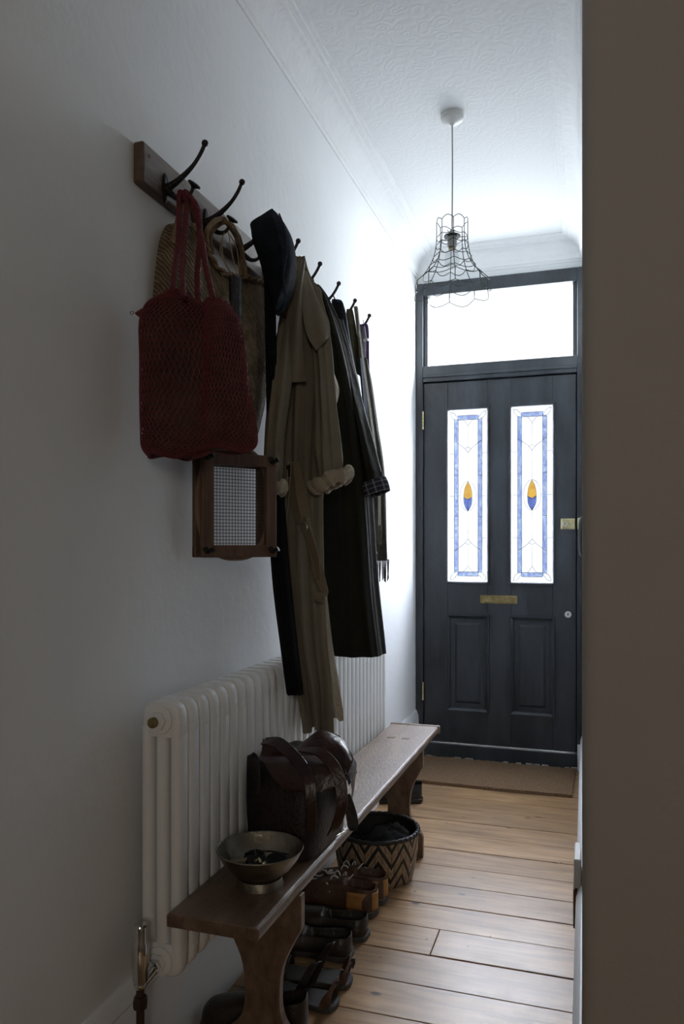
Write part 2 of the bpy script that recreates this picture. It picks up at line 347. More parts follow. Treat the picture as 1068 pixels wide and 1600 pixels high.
M['amber'] = glass_mat('amber_glass', gc(236, 166, 70), gc(248, 214, 110), 22)
M['violet'] = glass_mat('violet_glass', gc(74, 84, 170), gc(150, 175, 235), 45)
M['rear_fill'] = glass_mat('rear_fill_tint', (REAR_FILL, REAR_FILL * 0.93, REAR_FILL * 0.85, 1), gloss=0.03, rough=0.5)  # warm tint for the fill light from the added rear window
M['bulb'] = glass_mat('clear_bulb_glass', (0.93, 0.95, 0.95, 1), gloss=0.12)

def plaid_mat():
    m, nt, b, out = new_mat('navy_plaid_lining'); L = nt.links.new
    uv = nd(nt, 'ShaderNodeUVMap'); sp = nd(nt, 'ShaderNodeSeparateXYZ'); L(uv.outputs[0], sp.inputs[0])
    tot = None
    for ax in (0, 1):
        mu = nd(nt, 'ShaderNodeMath', operation='MULTIPLY'); mu.inputs[1].default_value = (10.0, 3.0)[ax]; L(sp.outputs[ax], mu.inputs[0])
        fr = nd(nt, 'ShaderNodeMath', operation='FRACT'); L(mu.outputs[0], fr.inputs[0])
        gt = nd(nt, 'ShaderNodeMath', operation='GREATER_THAN'); gt.inputs[1].default_value = 0.82; L(fr.outputs[0], gt.inputs[0])
        if tot is None: tot = gt
        else:
            mm = nd(nt, 'ShaderNodeMath', operation='ADD'); L(tot.outputs[0], mm.inputs[0]); L(gt.outputs[0], mm.inputs[1]); tot = mm
    mx = nd(nt, 'ShaderNodeMix', data_type='RGBA'); mx.inputs[6].default_value = (0.012, 0.014, 0.024, 1); mx.inputs[7].default_value = (0.25, 0.25, 0.3, 1)
    h = nd(nt, 'ShaderNodeMath', operation='MULTIPLY'); h.inputs[1].default_value = 0.5; L(tot.outputs[0], h.inputs[0]); L(h.outputs[0], mx.inputs[0])
    L(mx.outputs[2], b.inputs['Base Color']); b.inputs['Roughness'].default_value = 0.9
    return m
M['plaid'] = plaid_mat()

def chevron_mat():
    m, nt, b, out = new_mat('zigzag_woven_cane'); L = nt.links.new
    uv = nd(nt, 'ShaderNodeUVMap'); sp = nd(nt, 'ShaderNodeSeparateXYZ'); L(uv.outputs[0], sp.inputs[0])
    def mt(op, a, bb=None):
        n = nd(nt, 'ShaderNodeMath', operation=op)
        for i, x in enumerate((a, bb)):
            if x is None: continue
            if isinstance(x, (int, float)): n.inputs[i].default_value = x
            else: L(x, n.inputs[i])
        return n.outputs[0]
    U = mt('MULTIPLY', sp.outputs[0], 80.0); W = mt('MULTIPLY', sp.outputs[1], 9.0)
    q = mt('PINGPONG', U, 4.0); h = mt('ADD', mt('ADD', W, mt('MULTIPLY', q, 1.0)), 400.0)
    s = mt('MODULO', h, 3.0)
    dark = mt('LESS_THAN', s, 1.0)
    step = mt('FLOOR', mt('DIVIDE', h, 3.0))
    fu = mt('ABSOLUTE', mt('SUBTRACT', mt('FRACT', mt('ADD', mt('MULTIPLY', U, 0.5), mt('MULTIPLY', step, 0.5))), 0.5)); fw = mt('ABSOLUTE', mt('SUBTRACT', mt('FRACT', h), 0.5))
    gap = mt('MAXIMUM', mt('GREATER_THAN', fu, 0.465), mt('GREATER_THAN', fw, 0.45))
    tc = nd(nt, 'ShaderNodeTexCoord'); n = nd(nt, 'ShaderNodeTexNoise', Scale=60.0); L(tc.outputs['Object'], n.inputs[0])
    rp = nd(nt, 'ShaderNodeValToRGB'); rp.color_ramp.elements[0].color = (0.16, 0.10, 0.055, 1); rp.color_ramp.elements[1].color = (0.42, 0.31, 0.19, 1); L(n.outputs['Fac'], rp.inputs[0])
    mx = nd(nt, 'ShaderNodeMix', data_type='RGBA'); L(mt('MAXIMUM', dark, gap), mx.inputs[0]); L(rp.outputs[0], mx.inputs[6]); mx.inputs[7].default_value = (0.008, 0.007, 0.006, 1)
    L(mx.outputs[2], b.inputs['Base Color']); b.inputs['Roughness'].default_value = 0.55
    bp = nd(nt, 'ShaderNodeBump', Strength=0.8, Distance=0.003); L(mt('SUBTRACT', 1.0, mt('MAXIMUM', fu, fw)), bp.inputs['Height']); L(bp.outputs[0], b.inputs['Normal'])
    return m
M['chevron'] = chevron_mat()

# ------------------------------------------------------------------ the room
HC = 2.84; YC = 1.5                    # ceiling height, corner of the right wall
# floor boards, laid across the hall
fb = MB(); y = 2.03 - 0.157 * 30
i = 0
while y < YD + 0.1:
    g = 0.0022 + 0.0012 * random.random(); y1 = min(y + 0.157, YD + 0.14)
    x1 = 2.7 if y1 < YC + 0.05 else 0.935
    cuts = [-0.05, x1]
    if abs(y - 2.187) < 0.02: cuts = [-0.05, 0.498, x1]
    elif x1 > 2 and i % 3 == 0: cuts = [-0.05, 1.3, x1]
    for a, b_ in zip(cuts[:-1], cuts[1:]):
        dz = random.uniform(-0.0012, 0.0006)
        fb.box((a + (0.0012 if a > 0 else 0), y + g / 2, -0.022), (b_ - (0.0012 if b_ < x1 else 0), y1 - g / 2, dz))
    y += 0.157; i += 1
fl = fb.build('floor', M['floor'], smooth=False, bevel=0.0016, seg=1)
struct(fl, 'varnished pine floorboards laid across the narrow hall')
sf = MB().box((-0.1, -2.8, -0.06), (2.8, YD + 0.14, -0.024)).build('sub_floor', simple('dark_underfloor', (0.01, 0.008, 0.006), None, 0.9), fl, smooth=False)

struct(MB().box((-0.15, -2.7, -0.06), (0.0, YD + 0.12, HC + 0.1)).build('wall_left', M['wall'], smooth=False), 'long pale grey hall wall with the coat rack')
# right wall with bullnose corner, then the face that turns towards the viewer's right
poly = [(0.908, YD + 0.12)]
poly += [(0.9085 + (0.926 - 0.9085) * t, YD + (YC + 0.03 - YD) * t) for t in (0.0, 0.5, 1.0)]
for kk in range(1, 9):
    a = kk / 8 * PI / 2; poly.append((0.926 + 0.03 - 0.03 * math.cos(a), YC + 0.03 - 0.03 * math.sin(a)))
poly += [(2.7, YC), (2.7, YC + 0.12), (1.08, YC + 0.12), (1.08, YD + 0.12)]
rw = MB().prism(poly, lambda p, d: (p[0], p[1], d), -0.05, HC + 0.05).build('wall_right', M['brown_wall'], smooth=True, angle=40)
struct(rw, 'taupe wall in the right foreground with rounded corner')
rw.data.materials.append(M['wall'])
for p in rw.data.polygons:
    if p.normal.x < -0.9 and p.center.y > YC + 0.03: p.material_index = 1
struct(MB().box((2.7, -2.7, -0.06), (2.82, YC + 0.12, HC + 0.1)).build('wall_side', M['brown_wall'], smooth=False))
ce = MB().box((-0.15, -2.8, HC), (2.82, YD + 0.14, HC + 0.12)).build('ceiling', M['ceiling'], smooth=False); struct(ce, 'white embossed paper ceiling')
bw = MB()
bw.box((-0.15, -2.8, -0.06), (1.5, -2.6, HC + 0.1)).box((2.3, -2.8, -0.06), (2.82, -2.6, HC + 0.1)).box((1.5, -2.8, -0.06), (2.3, -2.6, 1.5)).box((1.5, -2.8, 2.4), (2.3, -2.6, HC + 0.1))
struct(bw.build('wall_back', M['brown_wall'], smooth=False))
w2 = MB().box((1.5, -2.74, 1.5), (2.3, -2.735, 2.4)).build('added_rear_window', M['rear_fill'], smooth=False); struct(w2)  # unseen window, added for the dim warm light on the right wall
# added dark facade across the street, keeps the front door glass from blowing out
oh = MB().box((-9.0, 24.0, -0.5), (2.4, 30.0, 9.7)).build('added_facade', simple('added_facade_dark', (0.036, 0.036, 0.036), (0.040, 0.040, 0.039), 0.95, scale=2), smooth=False); struct(oh)
# front wall above and beside the door frame
fw = MB(); fw.box((-0.15, YD, 2.676), (1.08, YD + 0.14, HC + 0.05)).box((-0.15, YD + 0.005, -0.06), (0.0, YD + 0.14, 2.7)).box((0.914, YD + 0.005, -0.06), (1.08, YD + 0.14, 2.7))
struct(fw.build('wall_front', M['wall'], smooth=False))
# cornice: profile swept round three sides
def cornice_prof():   # (out from wall, z)
    pr = [(0, -0.125), (0.006, -0.125), (0.010, -0.115), (0.016, -0.112)]
    for kk in range(0, 9):
        a = kk / 8 * PI / 2; pr.append((0.072 - 0.052 * math.cos(a), -0.105 + 0.075 * math.sin(a)))
    pr += [(0.078, -0.026), (0.080, -0.018), (0.092, -0.016), (0.096, -0.010), (0.108, -0.008), (0.11, 0.0), (0.11, 0.004), (0.0, 0.004)]
    return pr
PR = cornice_prof()
def cornice(name, a, b_, inward, m0=0, m1=0):
    a = V(a); b_ = V(b_); d = (b_ - a).normalized(); inw = V(inward); mb = MB()
    R = []
    for p, mi, sg in ((a, m0, 1), (b_, m1, -1)):
        R.append([p + inw * o + V((0, 0, zz)) + d * sg * o * mi for o, zz in PR])
    mb.rings(R); return struct(mb.build(name, M['plaster'], angle=30))
cornice('trim_1', (0.0, -2.6, HC), (0.0, YD, HC), (1, 0, 0), 0, 1)
cornice('trim_2', (0.0, YD, HC), (0.912, YD, HC), (0, -1, 0), 1, 1)
cornice('trim_3', (0.912, YD, HC), (0.924, YC + 0.05, HC), (-1, 0, 0), 1, 0)
# skirting boards
def skirt(name, a, b_, inward, h=0.25):
    a = V(a); b_ = V(b_); inw = V(inward); pr = [(0, 0), (0.02, 0), (0.02, h - 0.055), (0.017, h - 0.045), (0.019, h - 0.038), (0.014, h - 0.02), (0.009, h - 0.006), (0.004, h), (0, h)]
    mb = MB(); mb.rings([[p + inw * o + V((0, 0, zz)) for o, zz in pr] for p in (a, b_)]); return struct(mb.build(name, M['trim'], angle=25))
skirt('baseboard_left', (0, -2.6, 0), (0, YD - 0.002, 0), (1, 0, 0), 0.262)
skirt('baseboard_right', (0.912, YD - 0.002, 0), (0.9245, YC + 0.035, 0), (-1, 0, 0), 0.19)

# ------------------------------------------------------------------ front door, frame, transom
def raised(mb, x0, x1, z0, z1, yf, steps):
    """rectangular moulding rings from outer to inner: steps = (inset, dy)"""
    R = []
    for ins, dy in steps:
        R.append([V((x0 + ins, yf + dy, z0 + ins)), V((x1 - ins, yf + dy, z0 + ins)), V((x1 - ins, yf + dy, z1 - ins)), V((x0 + ins, yf + dy, z1 - ins))])
    return R
def build_door():
    # frame (sits on the wall plane), grows out 12 mm
    fr = MB(); yf = YD - 0.022
    def fbx(x0, x1, z0, z1, y0=yf, y1=YD + 0.055): fr.box((x0, y0, z0), (x1, y1, z1))
    fbx(0.001, 0.043, 0.0, 2.678); fbx(0.878, 0.9075, 0.0, 2.678); fbx(0.043, 0.878, 2.606, 2.678)
    fbx(0.043, 0.878, 2.118, 2.208)
    fbx(0.043, 0.068, 2.208, 2.606, yf + 0.02); fbx(0.855, 0.878, 2.208, 2.606, yf + 0.02)
    fbx(0.043, 0.878, 2.140, 2.158, yf - 0.008)
    fbx(0.043, 0.878, 0.0, 0.080, yf - 0.004)
    f = fr.build('door_1', M['door'], smooth=False, bevel=0.004, seg=2); struct(f, 'blue-black door frame with transom above')
    MB().box((0.04, YD + 0.040, 2.104), (0.88, YD + 0.1, 2.125)).box((0.03, YD + 0.040, 0.0), (0.056, YD + 0.1, 2.12)).box((0.862, YD + 0.040, 0.0), (0.89, YD + 0.1, 2.12)).build('door_stop', M['door'], f, smooth=False)
    tp = MB().box((0.066, YD + 0.045, 2.206), (0.857, YD + 0.049, 2.608)).build('window_1', M['transom_glass'], smooth=False)
    struct(tp, 'clear transom pane over the front door')
    # leaf with two glazed openings and two sunk panels
    L = MB(); x0, x1, z0, z1 = 0.046, 0.873, 0.0855, 2.112; ya = YD - 0.006; yb = YD + 0.038
    px = [(0.183, 0.402), (0.532, 0.752)]
    L.box((x0, ya, z0), (px[0][0], yb, z1)); L.box((px[1][1], ya, z0), (x1, yb, z1)); L.box((px[0][1], ya, z0), (px[1][0], yb, z1))
    for a, b_ in px:
        L.box((a, ya, 1.956), (b_, yb, z1)); L.box((a, ya, 0.798), (b_, yb, 0.990)); L.box((a, ya, z0), (b_, yb, 0.272))
    leaf = L.build('door_2', M['door'], smooth=False, bevel=0.002, seg=1); struct(leaf, 'blue-black painted front door with two leaded lights')
    for a, b_ in px:
        mo = MB(); mo.rings(raised(mo, a - 0.012, b_ + 0.012, 0.260, 0.810, ya, [(0, 0), (0.002, -0.009), (0.010, -0.009), (0.014, -0.004), (0.022, 0.002), (0.026, 0.012), (0.05, 0.012), (0.062, 0.004), (0.064, 0.004)]), cap0=False)
        mo.build('lower_panel', M['door'], leaf, smooth=False)
        mo = MB(); mo.rings(raised(mo, a - 0.014, b_ + 0.014, 0.978, 1.968, ya, [(0, 0), (0.002, -0.010), (0.010, -0.010), (0.015, -0.004), (0.016, 0.022), (0.0165, 0.03)]), cap0=False, cap1=False)
        mo.build('glazing_bead', M['door'], leaf, smooth=False)
    # leaded lights; design coordinates: s across 0..1, t down 0..1
    for pi, (a, b_) in enumerate(px):
        zt, zb = 1.956, 0.990; yg = YD + 0.02
        def g(s, t, yy=yg): return V((a + (b_ - a) * s, yy, zt + (zb - zt) * t))
        pane = MB().box((a - 0.002, yg, zb - 0.002), (b_ + 0.002, yg + 0.003, zt + 0.002)).build('leaded_pane', M['clear'], leaf, smooth=False)
        bl = MB()
        def q(mb, pts, th=0.0016):
            mb.prism(pts, lambda p, d: g(p[0], p[1], yg - 0.004 + d), 0, th)
        sw0, sw1 = 0.145, 0.25
        for A, B in ((sw0, sw1), (1 - sw1, 1 - sw0)): q(bl, [(A, .055), (B, .055), (B, .945), (A, .945)])
        for A, B in ((.033, .058), (.942, .967)): q(bl, [(.23, A), (.77, A), (.77, B), (.23, B)])
        bl.build('blue_glass', M['blue'], pane, smooth=False)
        am = MB(); q(am, [(.495, .416), (.55, .44), (.585, .465), (.605, .508), (.495, .522), (.385, .508), (.405, .465), (.44, .44)]); am.build('amber_glass', M['amber'], pane, smooth=False)
        vi = MB(); q(vi, [(.39, .508), (.495, .522), (.6, .508), (.59, .545), (.555, .572), (.495, .59), (.435, .572), (.40, .545)]); vi.build('violet_glass', M['violet'], pane, smooth=False)
        ld = MB()
        def ln(pts, r=0.0016, sm=0):
            r = r * 0.82
            pp = [(p[0], p[1]) for p in pts]
            if sm: pp = smooth_pts(pp, sm)
            ld.tube([g(p[0], p[1], yg - 0.003) for p in pp], r, 6)
        for s_ in (sw0, sw1, 1 - sw1, 1 - sw0): ln([(s_, .05), (s_, .95)], 0.0019)
        for t_ in (.033, .058, .942, .967): ln([(.24, t_), (.76, t_)], 0.0018)
        for sg in (0, 1):
            T = (lambda t: t) if sg == 0 else (lambda t: 1 - t)
            for mirror in (0, 1):
                X = (lambda s: s) if mirror == 0 else (lambda s: 1 - s)
                ln([(X(.04), T(.012)), (X(.14), T(.018)), (X(.23), T(.046)), (X(.24), T(.055))], sm=14)
                ln([(X(.04), T(.012)), (X(.08), T(.038)), (X(.16), T(.053)), (X(.24), T(.055))], sm=14)
                ln([(X(.37), T(.058)), (X(.44), T(.072)), (X(.5), T(.095))], sm=8)
                ln([(X(.145), T(.180)), (X(.28), T(.200)), (X(.40), T(.222)), (X(.5), T(.248))], 0.0019, sm=14)
                for t_ in (.255,): ln([(X(0), T(t_)), (X(.145), T(t_))])
                ln([(X(.145), T(.38)), (X(.25), T(.38))])
            ln([(.42, T(.226)), (.5, T(.218)), (.58, T(.226))], sm=8)
            ln([(.5, T(.095)), (.5, T(.218))], 0.0012); ln([(.5, T(.248)), (.5, T(.416))], 0.0012)
        for A, B in ((0, .145), (.25, .29), (.71, .75), (.855, 1)): ln([(A, .502), (B, .502)])
        ln([(.5 + .21 * math.sin(t), .502 - .086 * math.cos(t)) for t in [kk / 40 * 2 * PI for kk in range(41)]], 0.0016)
        ln([(.495, .416), (.42, .452), (.383, .508), (.405, .553), (.495, .59)], 0.0016, sm=20); ln([(.495, .416), (.57, .452), (.607, .508), (.585, .553), (.495, .59)], 0.0016, sm=20)
        ln([(.39, .508), (.495, .522), (.6, .508)], 0.0022); ln([(.495, .522), (.495, .59)])
        ld.build('lead_came', M['lead'], pane)
    # letterbox, keyhole, latch, hinges
    ya2 = ya
    lb = MB().box((0.363, ya2 - 0.004, 0.872), (0.566, ya2 + 0.001, 0.918)).build('letterbox', M['dull_brass'], leaf, bevel=0.002)
    lb['label'] = 'tarnished brass letterbox flap'
    MB().box((0.382, ya2 - 0.008, 0.880), (0.564, ya2 - 0.003, 0.912)).build('flap', M['dull_brass'], lb, bevel=0.002)
    es = MB().lathe([(0.0, -.004), (0.016, -.004), (0.018, -.001), (0.018, .001), (0, .001)], (0.831, ya2 - 0.002, 0.823), 28, axis=(0, 1, 0)).build('escutcheon', M['plastic'], leaf)
    kh = MB().lathe([(0, -.001), (0.004, -.001), (0.004, .001), (0, .001)], (0.831, ya2 - 0.0065, 0.827), 14, axis=(0, 1, 0)); kh.box((0.829, ya2 - 0.0075, 0.815), (0.833, ya2 - 0.006, 0.827)); kh.build('keyhole', M['iron'], es)
    lt = MB(); lt.box((0.793, ya2 - 0.008, 1.280), (0.868, ya2 + 0.001, 1.338)); lt.box((0.798, ya2 - 0.026, 1.286), (0.866, ya2 - 0.006, 1.332))
    lt = lt.build('night_latch', M['brass'], leaf, bevel=0.003); lt['label'] = 'brass night latch'
    MB().lathe([(0.008, -.004), (0.012, -.006), (0.014, -.003), (0.014, .002), (0.008, .002)], (0.816, ya2 - 0.028, 1.309), 24, axis=(0, 1, 0), cap0=False, cap1=False).build('latch_ring', M['plastic'], lt)
    tn = MB(); tn.sphere((0.845, ya2 - 0.032, 1.314), 0.007, 14); tn.box((0.842, ya2 - 0.036, 1.296), (0.848, ya2 - 0.026, 1.330)); tn.build('latch_snib', M['brass'], lt)
    kp = MB().box((0.880, yf - 0.024, 1.278), (0.902, yf + 0.001, 1.340)).build('latch_keep', M['brass'], f, bevel=0.003)
    for z in (1.900, 0.368):
        hg = MB(); 
        for kk in range(5): hg.lathe([(0.0, 0), (0.0055, 0.001), (0.0055, 0.019), (0, 0.0195)], (0.0445, yf - 0.004, z - 0.05 + kk * 0.0205), 14)
        hg.build('hinge', M['brass'], f)
    # crumbled mortar at the sill
    mr = MB(); rnd = random.Random(5)
    for kk in range(20):
        x = 0.06 + 0.80 * rnd.random(); s = 0.003 + rnd.random() * 0.011
        mr.box((x, yf - 0.012 - s, 0.0), (x + s * 2.6, yf - 0.004, 0.004 + s * 0.7))
    mr = mr.build('sill_rubble', M['rubble'], f, smooth=False, bevel=0.002)
    mr['label'] = 'crumbled white and brick-red mortar'
    # a timber door stop strip, leaving the slit of daylight under the leaf
    MB().box((0.04, YD + 0.04, 0.0), (0.88, YD + 0.1, 0.0815)).build('sill', M['door'], f, smooth=False)
build_door()
# skirting block beside frame
struct(MB().box((0.880, YD - 0.05, 0.0), (0.911, YD - 0.024, 0.135)).build('trim_4', M['trim'], smooth=False, bevel=0.002))

# ------------------------------------------------------------------ coir mat
mt = MB(); nx, ny = 90, 54; R = []
for j in range(ny + 1):
    row = []
    for i in range(nx + 1):
        a = i / nx; b_ = j / ny
        x = 0.035 + (0.862 - 0.035) * a + 0.006 * b_ * a; yy = 3.752 + (4.205 - 3.752) * b_ + 0.004 * math.sin(a * 7)
        row.append(V((x + 0.002 * noise.noise(V((i * .5, j * .5, 0))), yy + 0.002 * noise.noise(V((i * .5, 4, j * .5))), 0.016 + 0.004 * noise.noise(V((i * 0.9, j * 0.9, 2))) + 0.003 * noise.noise(V((i * .2, j * .2, 7))))))
    R.append(row)
mt.rings(R, closed=False)
n0 = nx + 1; edge = [(0, i) for i in range(nx + 1)] + [(j, nx) for j in range(1, ny + 1)] + [(ny, i) for i in range(nx - 1, -1, -1)] + [(j, 0) for j in range(ny - 1, 0, -1)]
top_idx = [j * n0 + i for j, i in edge]; o = len(mt.v); mt.v += [V((mt.v[t].x, mt.v[t].y, 0.001)) for t in top_idx]
m_ = len(top_idx); mt.f += [(top_idx[k2], top_idx[(k2 + 1) % m_], o + (k2 + 1) % m_, o + k2) for k2 in range(m_)]
tag(mt.build('doormat', M['coir'], org=(0.45, 3.97, 0)), 'brown coir doormat lying in front of the blue-black front door', 'doormat')

# ------------------------------------------------------------------ radiator
RX0, RX1, RZ0, RZ1 = 0.030, 0.128, 0.281, 0.860; RY = 1.407; NS = 35; PITCH = 0.0487
rad = empty('column_radiator', (0.079, RY, RZ0), 'white three-column radiator on the left wall behind the bench', 'radiator')
def section_mesh():
    mb = MB(); hy = 0.0225
    def sup(cx, hx, z, yy=hy, n=20, e=3.2):
        r = []
        for kk in range(n):
            a = 2 * PI * kk / n; ca, sa = math.cos(a), math.sin(a)
            r.append(V((cx + hx * math.copysign(abs(ca) ** (2 / e), ca), RY + hy + yy * 0.93 * math.copysign(abs(sa) ** (2 / 2.4), sa), z)))
        return r
    W = RX1 - RX0
    for i in range(3):
        cx = RX0 + 0.0145 + i * (W - 0.029) / 2
        mb.rings([sup(cx, 0.0142, RZ0 + 0.05), sup(cx, 0.0142, RZ1 - 0.05)])
    cx = (RX0 + RX1) / 2
    for z0, z1, s in ((RZ1 - 0.072, RZ1, 1), (RZ0, RZ0 + 0.072, -1)):
        rows = []
        zs = [0, .006, .03, .048, .06, .068, .072]; ins = [.004, .0, .0, .001, .005, .012, .022]
        for zz, ii in zip(zs, ins):
            z = z0 + zz if s > 0 else z1 - zz
            rows.append(sup(cx, W / 2 - ii, z, hy - ii * 0.35, 32, 6))
        mb.rings(rows)
    for z in (RZ0 + 0.036, RZ1 - 0.036):
        mb.lathe([(0.02, 0.0), (0.02, PITCH)], (cx, RY, z), 20, axis=(0, 1, 0))
    return mb
sec = section_mesh().build('section', M['rad'], rad)
for i in range(1, NS):
    c = sec.copy(); COL.objects.link(c); c.parent = rad; c.location = (0, i * PITCH, 0)
for z, nm in ((RZ1 - 0.036, 'end_plug'), (RZ0 + 0.036, 'end_bush')):
    mb = MB(); mb.lathe([(0, 0), (0.030, 0), (0.030, -0.004), (0.024, -0.006), (0, -0.006)], (0.079, RY, z), 32, axis=(0, 1, 0))
    mb.lathe([(0, -.005), (0.020, -.005), (0.020, -.014), (0, -.014)], (0.079, RY, z), 6, axis=(0, 1, 0))
    pl = mb.build(nm, M['rad'], rad, bevel=0.001)
    if nm == 'end_plug':
        m2 = MB(); m2.lathe([(0, -.012), (0.011, -.012), (0.011, -.022), (0.006, -.024), (0, -.024)], (0.074, RY, z - 0.002), 12, axis=(0, 1, 0))
        m2.build('bleed_valve', M['dull_brass'], pl)
# valve: in front of the near end
va = MB(); vx, vy = 0.066, RY - 0.052
va.lathe([(0, .0), (0.013, .0), (0.0155, .004), (0.0155, .030), (0.0175, .034), (0.0175, .080), (0.015, .084), (0.0150, .112), (0.012, .118), (0, .118)], (vx, vy, RZ0 - 0.012 + 0.03), 28)
va = va.build('thermostatic_valve', M['chrome'], rad)
tl = MB(); tl.tube([(vx + 0.002, vy, RZ0 + 0.012), (vx + 0.010, vy + 0.028, RZ0 + 0.024), (0.079, RY - 0.004, RZ0 + 0.036)], 0.009, 14); tl.sphere((vx, vy, RZ0 + 0.014), 0.014, 14)
tl.lathe([(0, 0), (.015, 0), (.015, .012), (0, .012)], (0.0765, RY - 0.022, RZ0 + 0.032), 6, axis=(0.1, 1, 0.1)); tl.build('valve_tail', M['chrome'], va)
pp = MB(); pp.tube([(vx, vy, 0.0), (vx, vy, RZ0 + 0.01)], 0.0085, 16); pp.lathe([(0, 0), (.014, 0), (.016, .006), (.016, .018), (.012, .024), (0, .024)], (vx, vy, RZ0 - 0.035), 6); pp.build('pipe', M['copper_pipe'], rad)

# ------------------------------------------------------------------ bench
BZ = 0.45; bench = empty('wooden_bench', (0.24, 2.2, 0), 'long narrow worn wooden bench standing against the radiator', 'bench')
bt = MB(); nr = 60; R = []
for i in range(nr + 1):
    t = i / nr; yy = 1.352 + (3.090 - 1.352) * t
    xl = 0.128 + 0.024 * t + 0.001 * noise.noise(V((yy * 9, 0, 0))); xr = 0.330 + 0.022 * t + 0.0022 * noise.noise(V((yy * 14, 3, 0)))
    if i == nr: xr -= 0.0
    dz = 0.0015 * noise.noise(V((yy * 6, 5, 0)))
    th = 0.028
    R.append([V((xl, yy, BZ - th)), V((xr - 0.004, yy, BZ - th)), V((xr, yy, BZ - th + 0.005)), V((xr + .0015, yy, BZ - 0.014)), V((xr, yy, BZ - 0.005 + dz)), V((xr - 0.005, yy, BZ + dz)),
              V((xr - 0.05, yy, BZ + dz * .5)), V(((xl + xr) / 2, yy, BZ)), V((xl + 0.004, yy, BZ)), V((xl, yy, BZ - 0.004))])
bt.rings(R); top = bt.build('seat', M['bench'], bench, bevel=0.003)
for mx_ in (0.211, 0.267): MB().box((mx_ - 0.014, 2.852, BZ - 0.004), (mx_ + 0.014, 2.876, BZ + 0.0008)).build('tenon', M['press_wood'], top, smooth=False)
en = MB().box((0.150, 3.084, BZ - 0.029), (0.357, 3.104, BZ + 0.003)).build('end_batten', M['bench'], bench, bevel=0.004)
def leg_poly(xl, xr, ztop):
    """cut-out leg board outline in x,z"""
    rgt = [(xr, ztop), (xr, ztop - 0.05)] + [tuple(p) for p in smooth_pts([(xr, ztop - .075), (xr - .022, ztop - .115), (xr - .046, ztop - .17), (xr - .052, ztop - .24), (xr - .044, ztop - .285), (xr - .022, ztop - .315)], 18)] + [(xr - .006, ztop - .330), (xr, 0.075), (xr, 0.0)]
    foot = [(xr - 0.055, 0.0)] + [tuple(p) for p in smooth_pts([(xr - 0.06, 0.005), (xr - 0.08, 0.045), ((xl + xr) / 2, 0.062)], 8)]
    half = rgt + foot
    return half + [(xl + xr - x, z) for x, z in reversed(half[:-1])]
for ly, xa, xb in ((1.562, 0.150, 0.338), (2.856, 0.146, 0.336)):
    MB().prism(leg_poly(xa, xb, BZ - 0.028), lambda p, d: (p[0], d, p[1]), ly, ly + 0.024).build('leg', M['bench'], bench, smooth=False, bevel=0.0025)

# ------------------------------------------------------------------ coat rack
rack = empty('coat_rack', (0, 1.43, 1.975), 'dark wooden wall rack with black iron coat hooks', 'coat rack')
rb = MB(); rb.box((0.0005, 1.428, 1.977), (0.026, 2.95, 2.066)); rb.build('board', M['rack_wood'], rack, smooth=False, bevel=0.005, seg=3)
sc = MB(); sc.lathe([(0, 0), (0.0045, 0), (0.0045, .001), (0, .001)], (0.026, 1.452, 2.042), 16, axis=(1, 0, 0)); sc.build('screw', M['iron'], rack)
HY = [1.515 + 0.19 * i for i in range(8)]
hk = MB(); hy0 = HY[0]
hk.rings([[V((xx, hy0 + a * math.cos(2 * PI * k2 / 24), 2.000 + b_ * math.sin(2 * PI * k2 / 24))) for k2 in range(24)] for xx, a, b_ in ((0.025, .011, .034), (0.029, .011, .034), (0.032, .007, .028))])
p1 = SP([(0.028, hy0, 2.000), (0.044, hy0, 2.004), (0.070, hy0, 2.018), (0.098, hy0, 2.040), (0.116, hy0, 2.062), (0.127, hy0, 2.082)], 24)
hk.tube(p1, [lerp(0.010, 0.0046, min(1, i / 14)) for i in range(24)], 12); hk.sphere((0.128, hy0, 2.085), 0.0078, 16)
p2 = SP([(0.030, hy0, 1.995), (0.044, hy0, 1.984), (0.062, hy0, 1.970), (0.080, hy0, 1.968), (0.092, hy0, 1.978), (0.098, hy0, 1.990)], 20)
hk.tube(p2, [lerp(0.009, 0.0042, min(1, i / 12)) for i in range(20)], 12)
hook = hk.build('hook', M['iron'], rack)
kb = MB(); kb.lathe([(0.002, -.008), (0.006, -.004), (0.015, 0), (0.016, .002), (0.014, .005), (0.006, .0065), (0, .0065)], (0.100, hy0, 1.996), 24, axis=(0.62, -0.1, 0.78)); knob = kb.build('knob', M['iron'], hook)
for i in range(1, 8):
    h = hook.copy(); COL.objects.link(h); h.parent = rack; h.location = (0, 0.19 * i, 0)
    n2 = knob.copy(); COL.objects.link(n2); n2.parent = h; n2.location = (0, 0, 0)

# ------------------------------------------------------------------ pendant lamp
LX, LY = 0.441, 2.90
lamp = empty('pendant_lamp', (LX, LY, HC), 'pendant lamp with bare scalloped wire-frame shade on a ceiling flex', 'lamp')
MB().lathe([(0, 0), (0.0435, 0), (0.0435, -.012), (0.041, -.022), (0.033, -.028), (0.012, -.034), (0.005, -.042), (0, -.042)], (LX, LY, HC), 40).build('ceiling_rose', M['plastic'], lamp)
MB().tube(SP([(LX, LY, HC - 0.04), (LX + 0.001, LY, HC - 0.2), (LX - 0.0005, LY, 2.39)], 12), 0.0026, 8).build('flex', M['cord'], lamp)
lh = MB().lathe([(0, .03), (0.008, .03), (0.012, .02), (0.018, .014), (0.0185, -.03), (0.0165, -.034), (0, -.034)], (LX, LY, 2.368), 28).build('lamp_holder', M['grey_plastic'], lamp)
MB().lathe([(0.018, 0.0), (0.031, 0.0), (0.032, .003), (0.031, .005), (0.018, .006)], (LX, LY, 2.372), 28).build('shade_ring', M['wire'], lh)
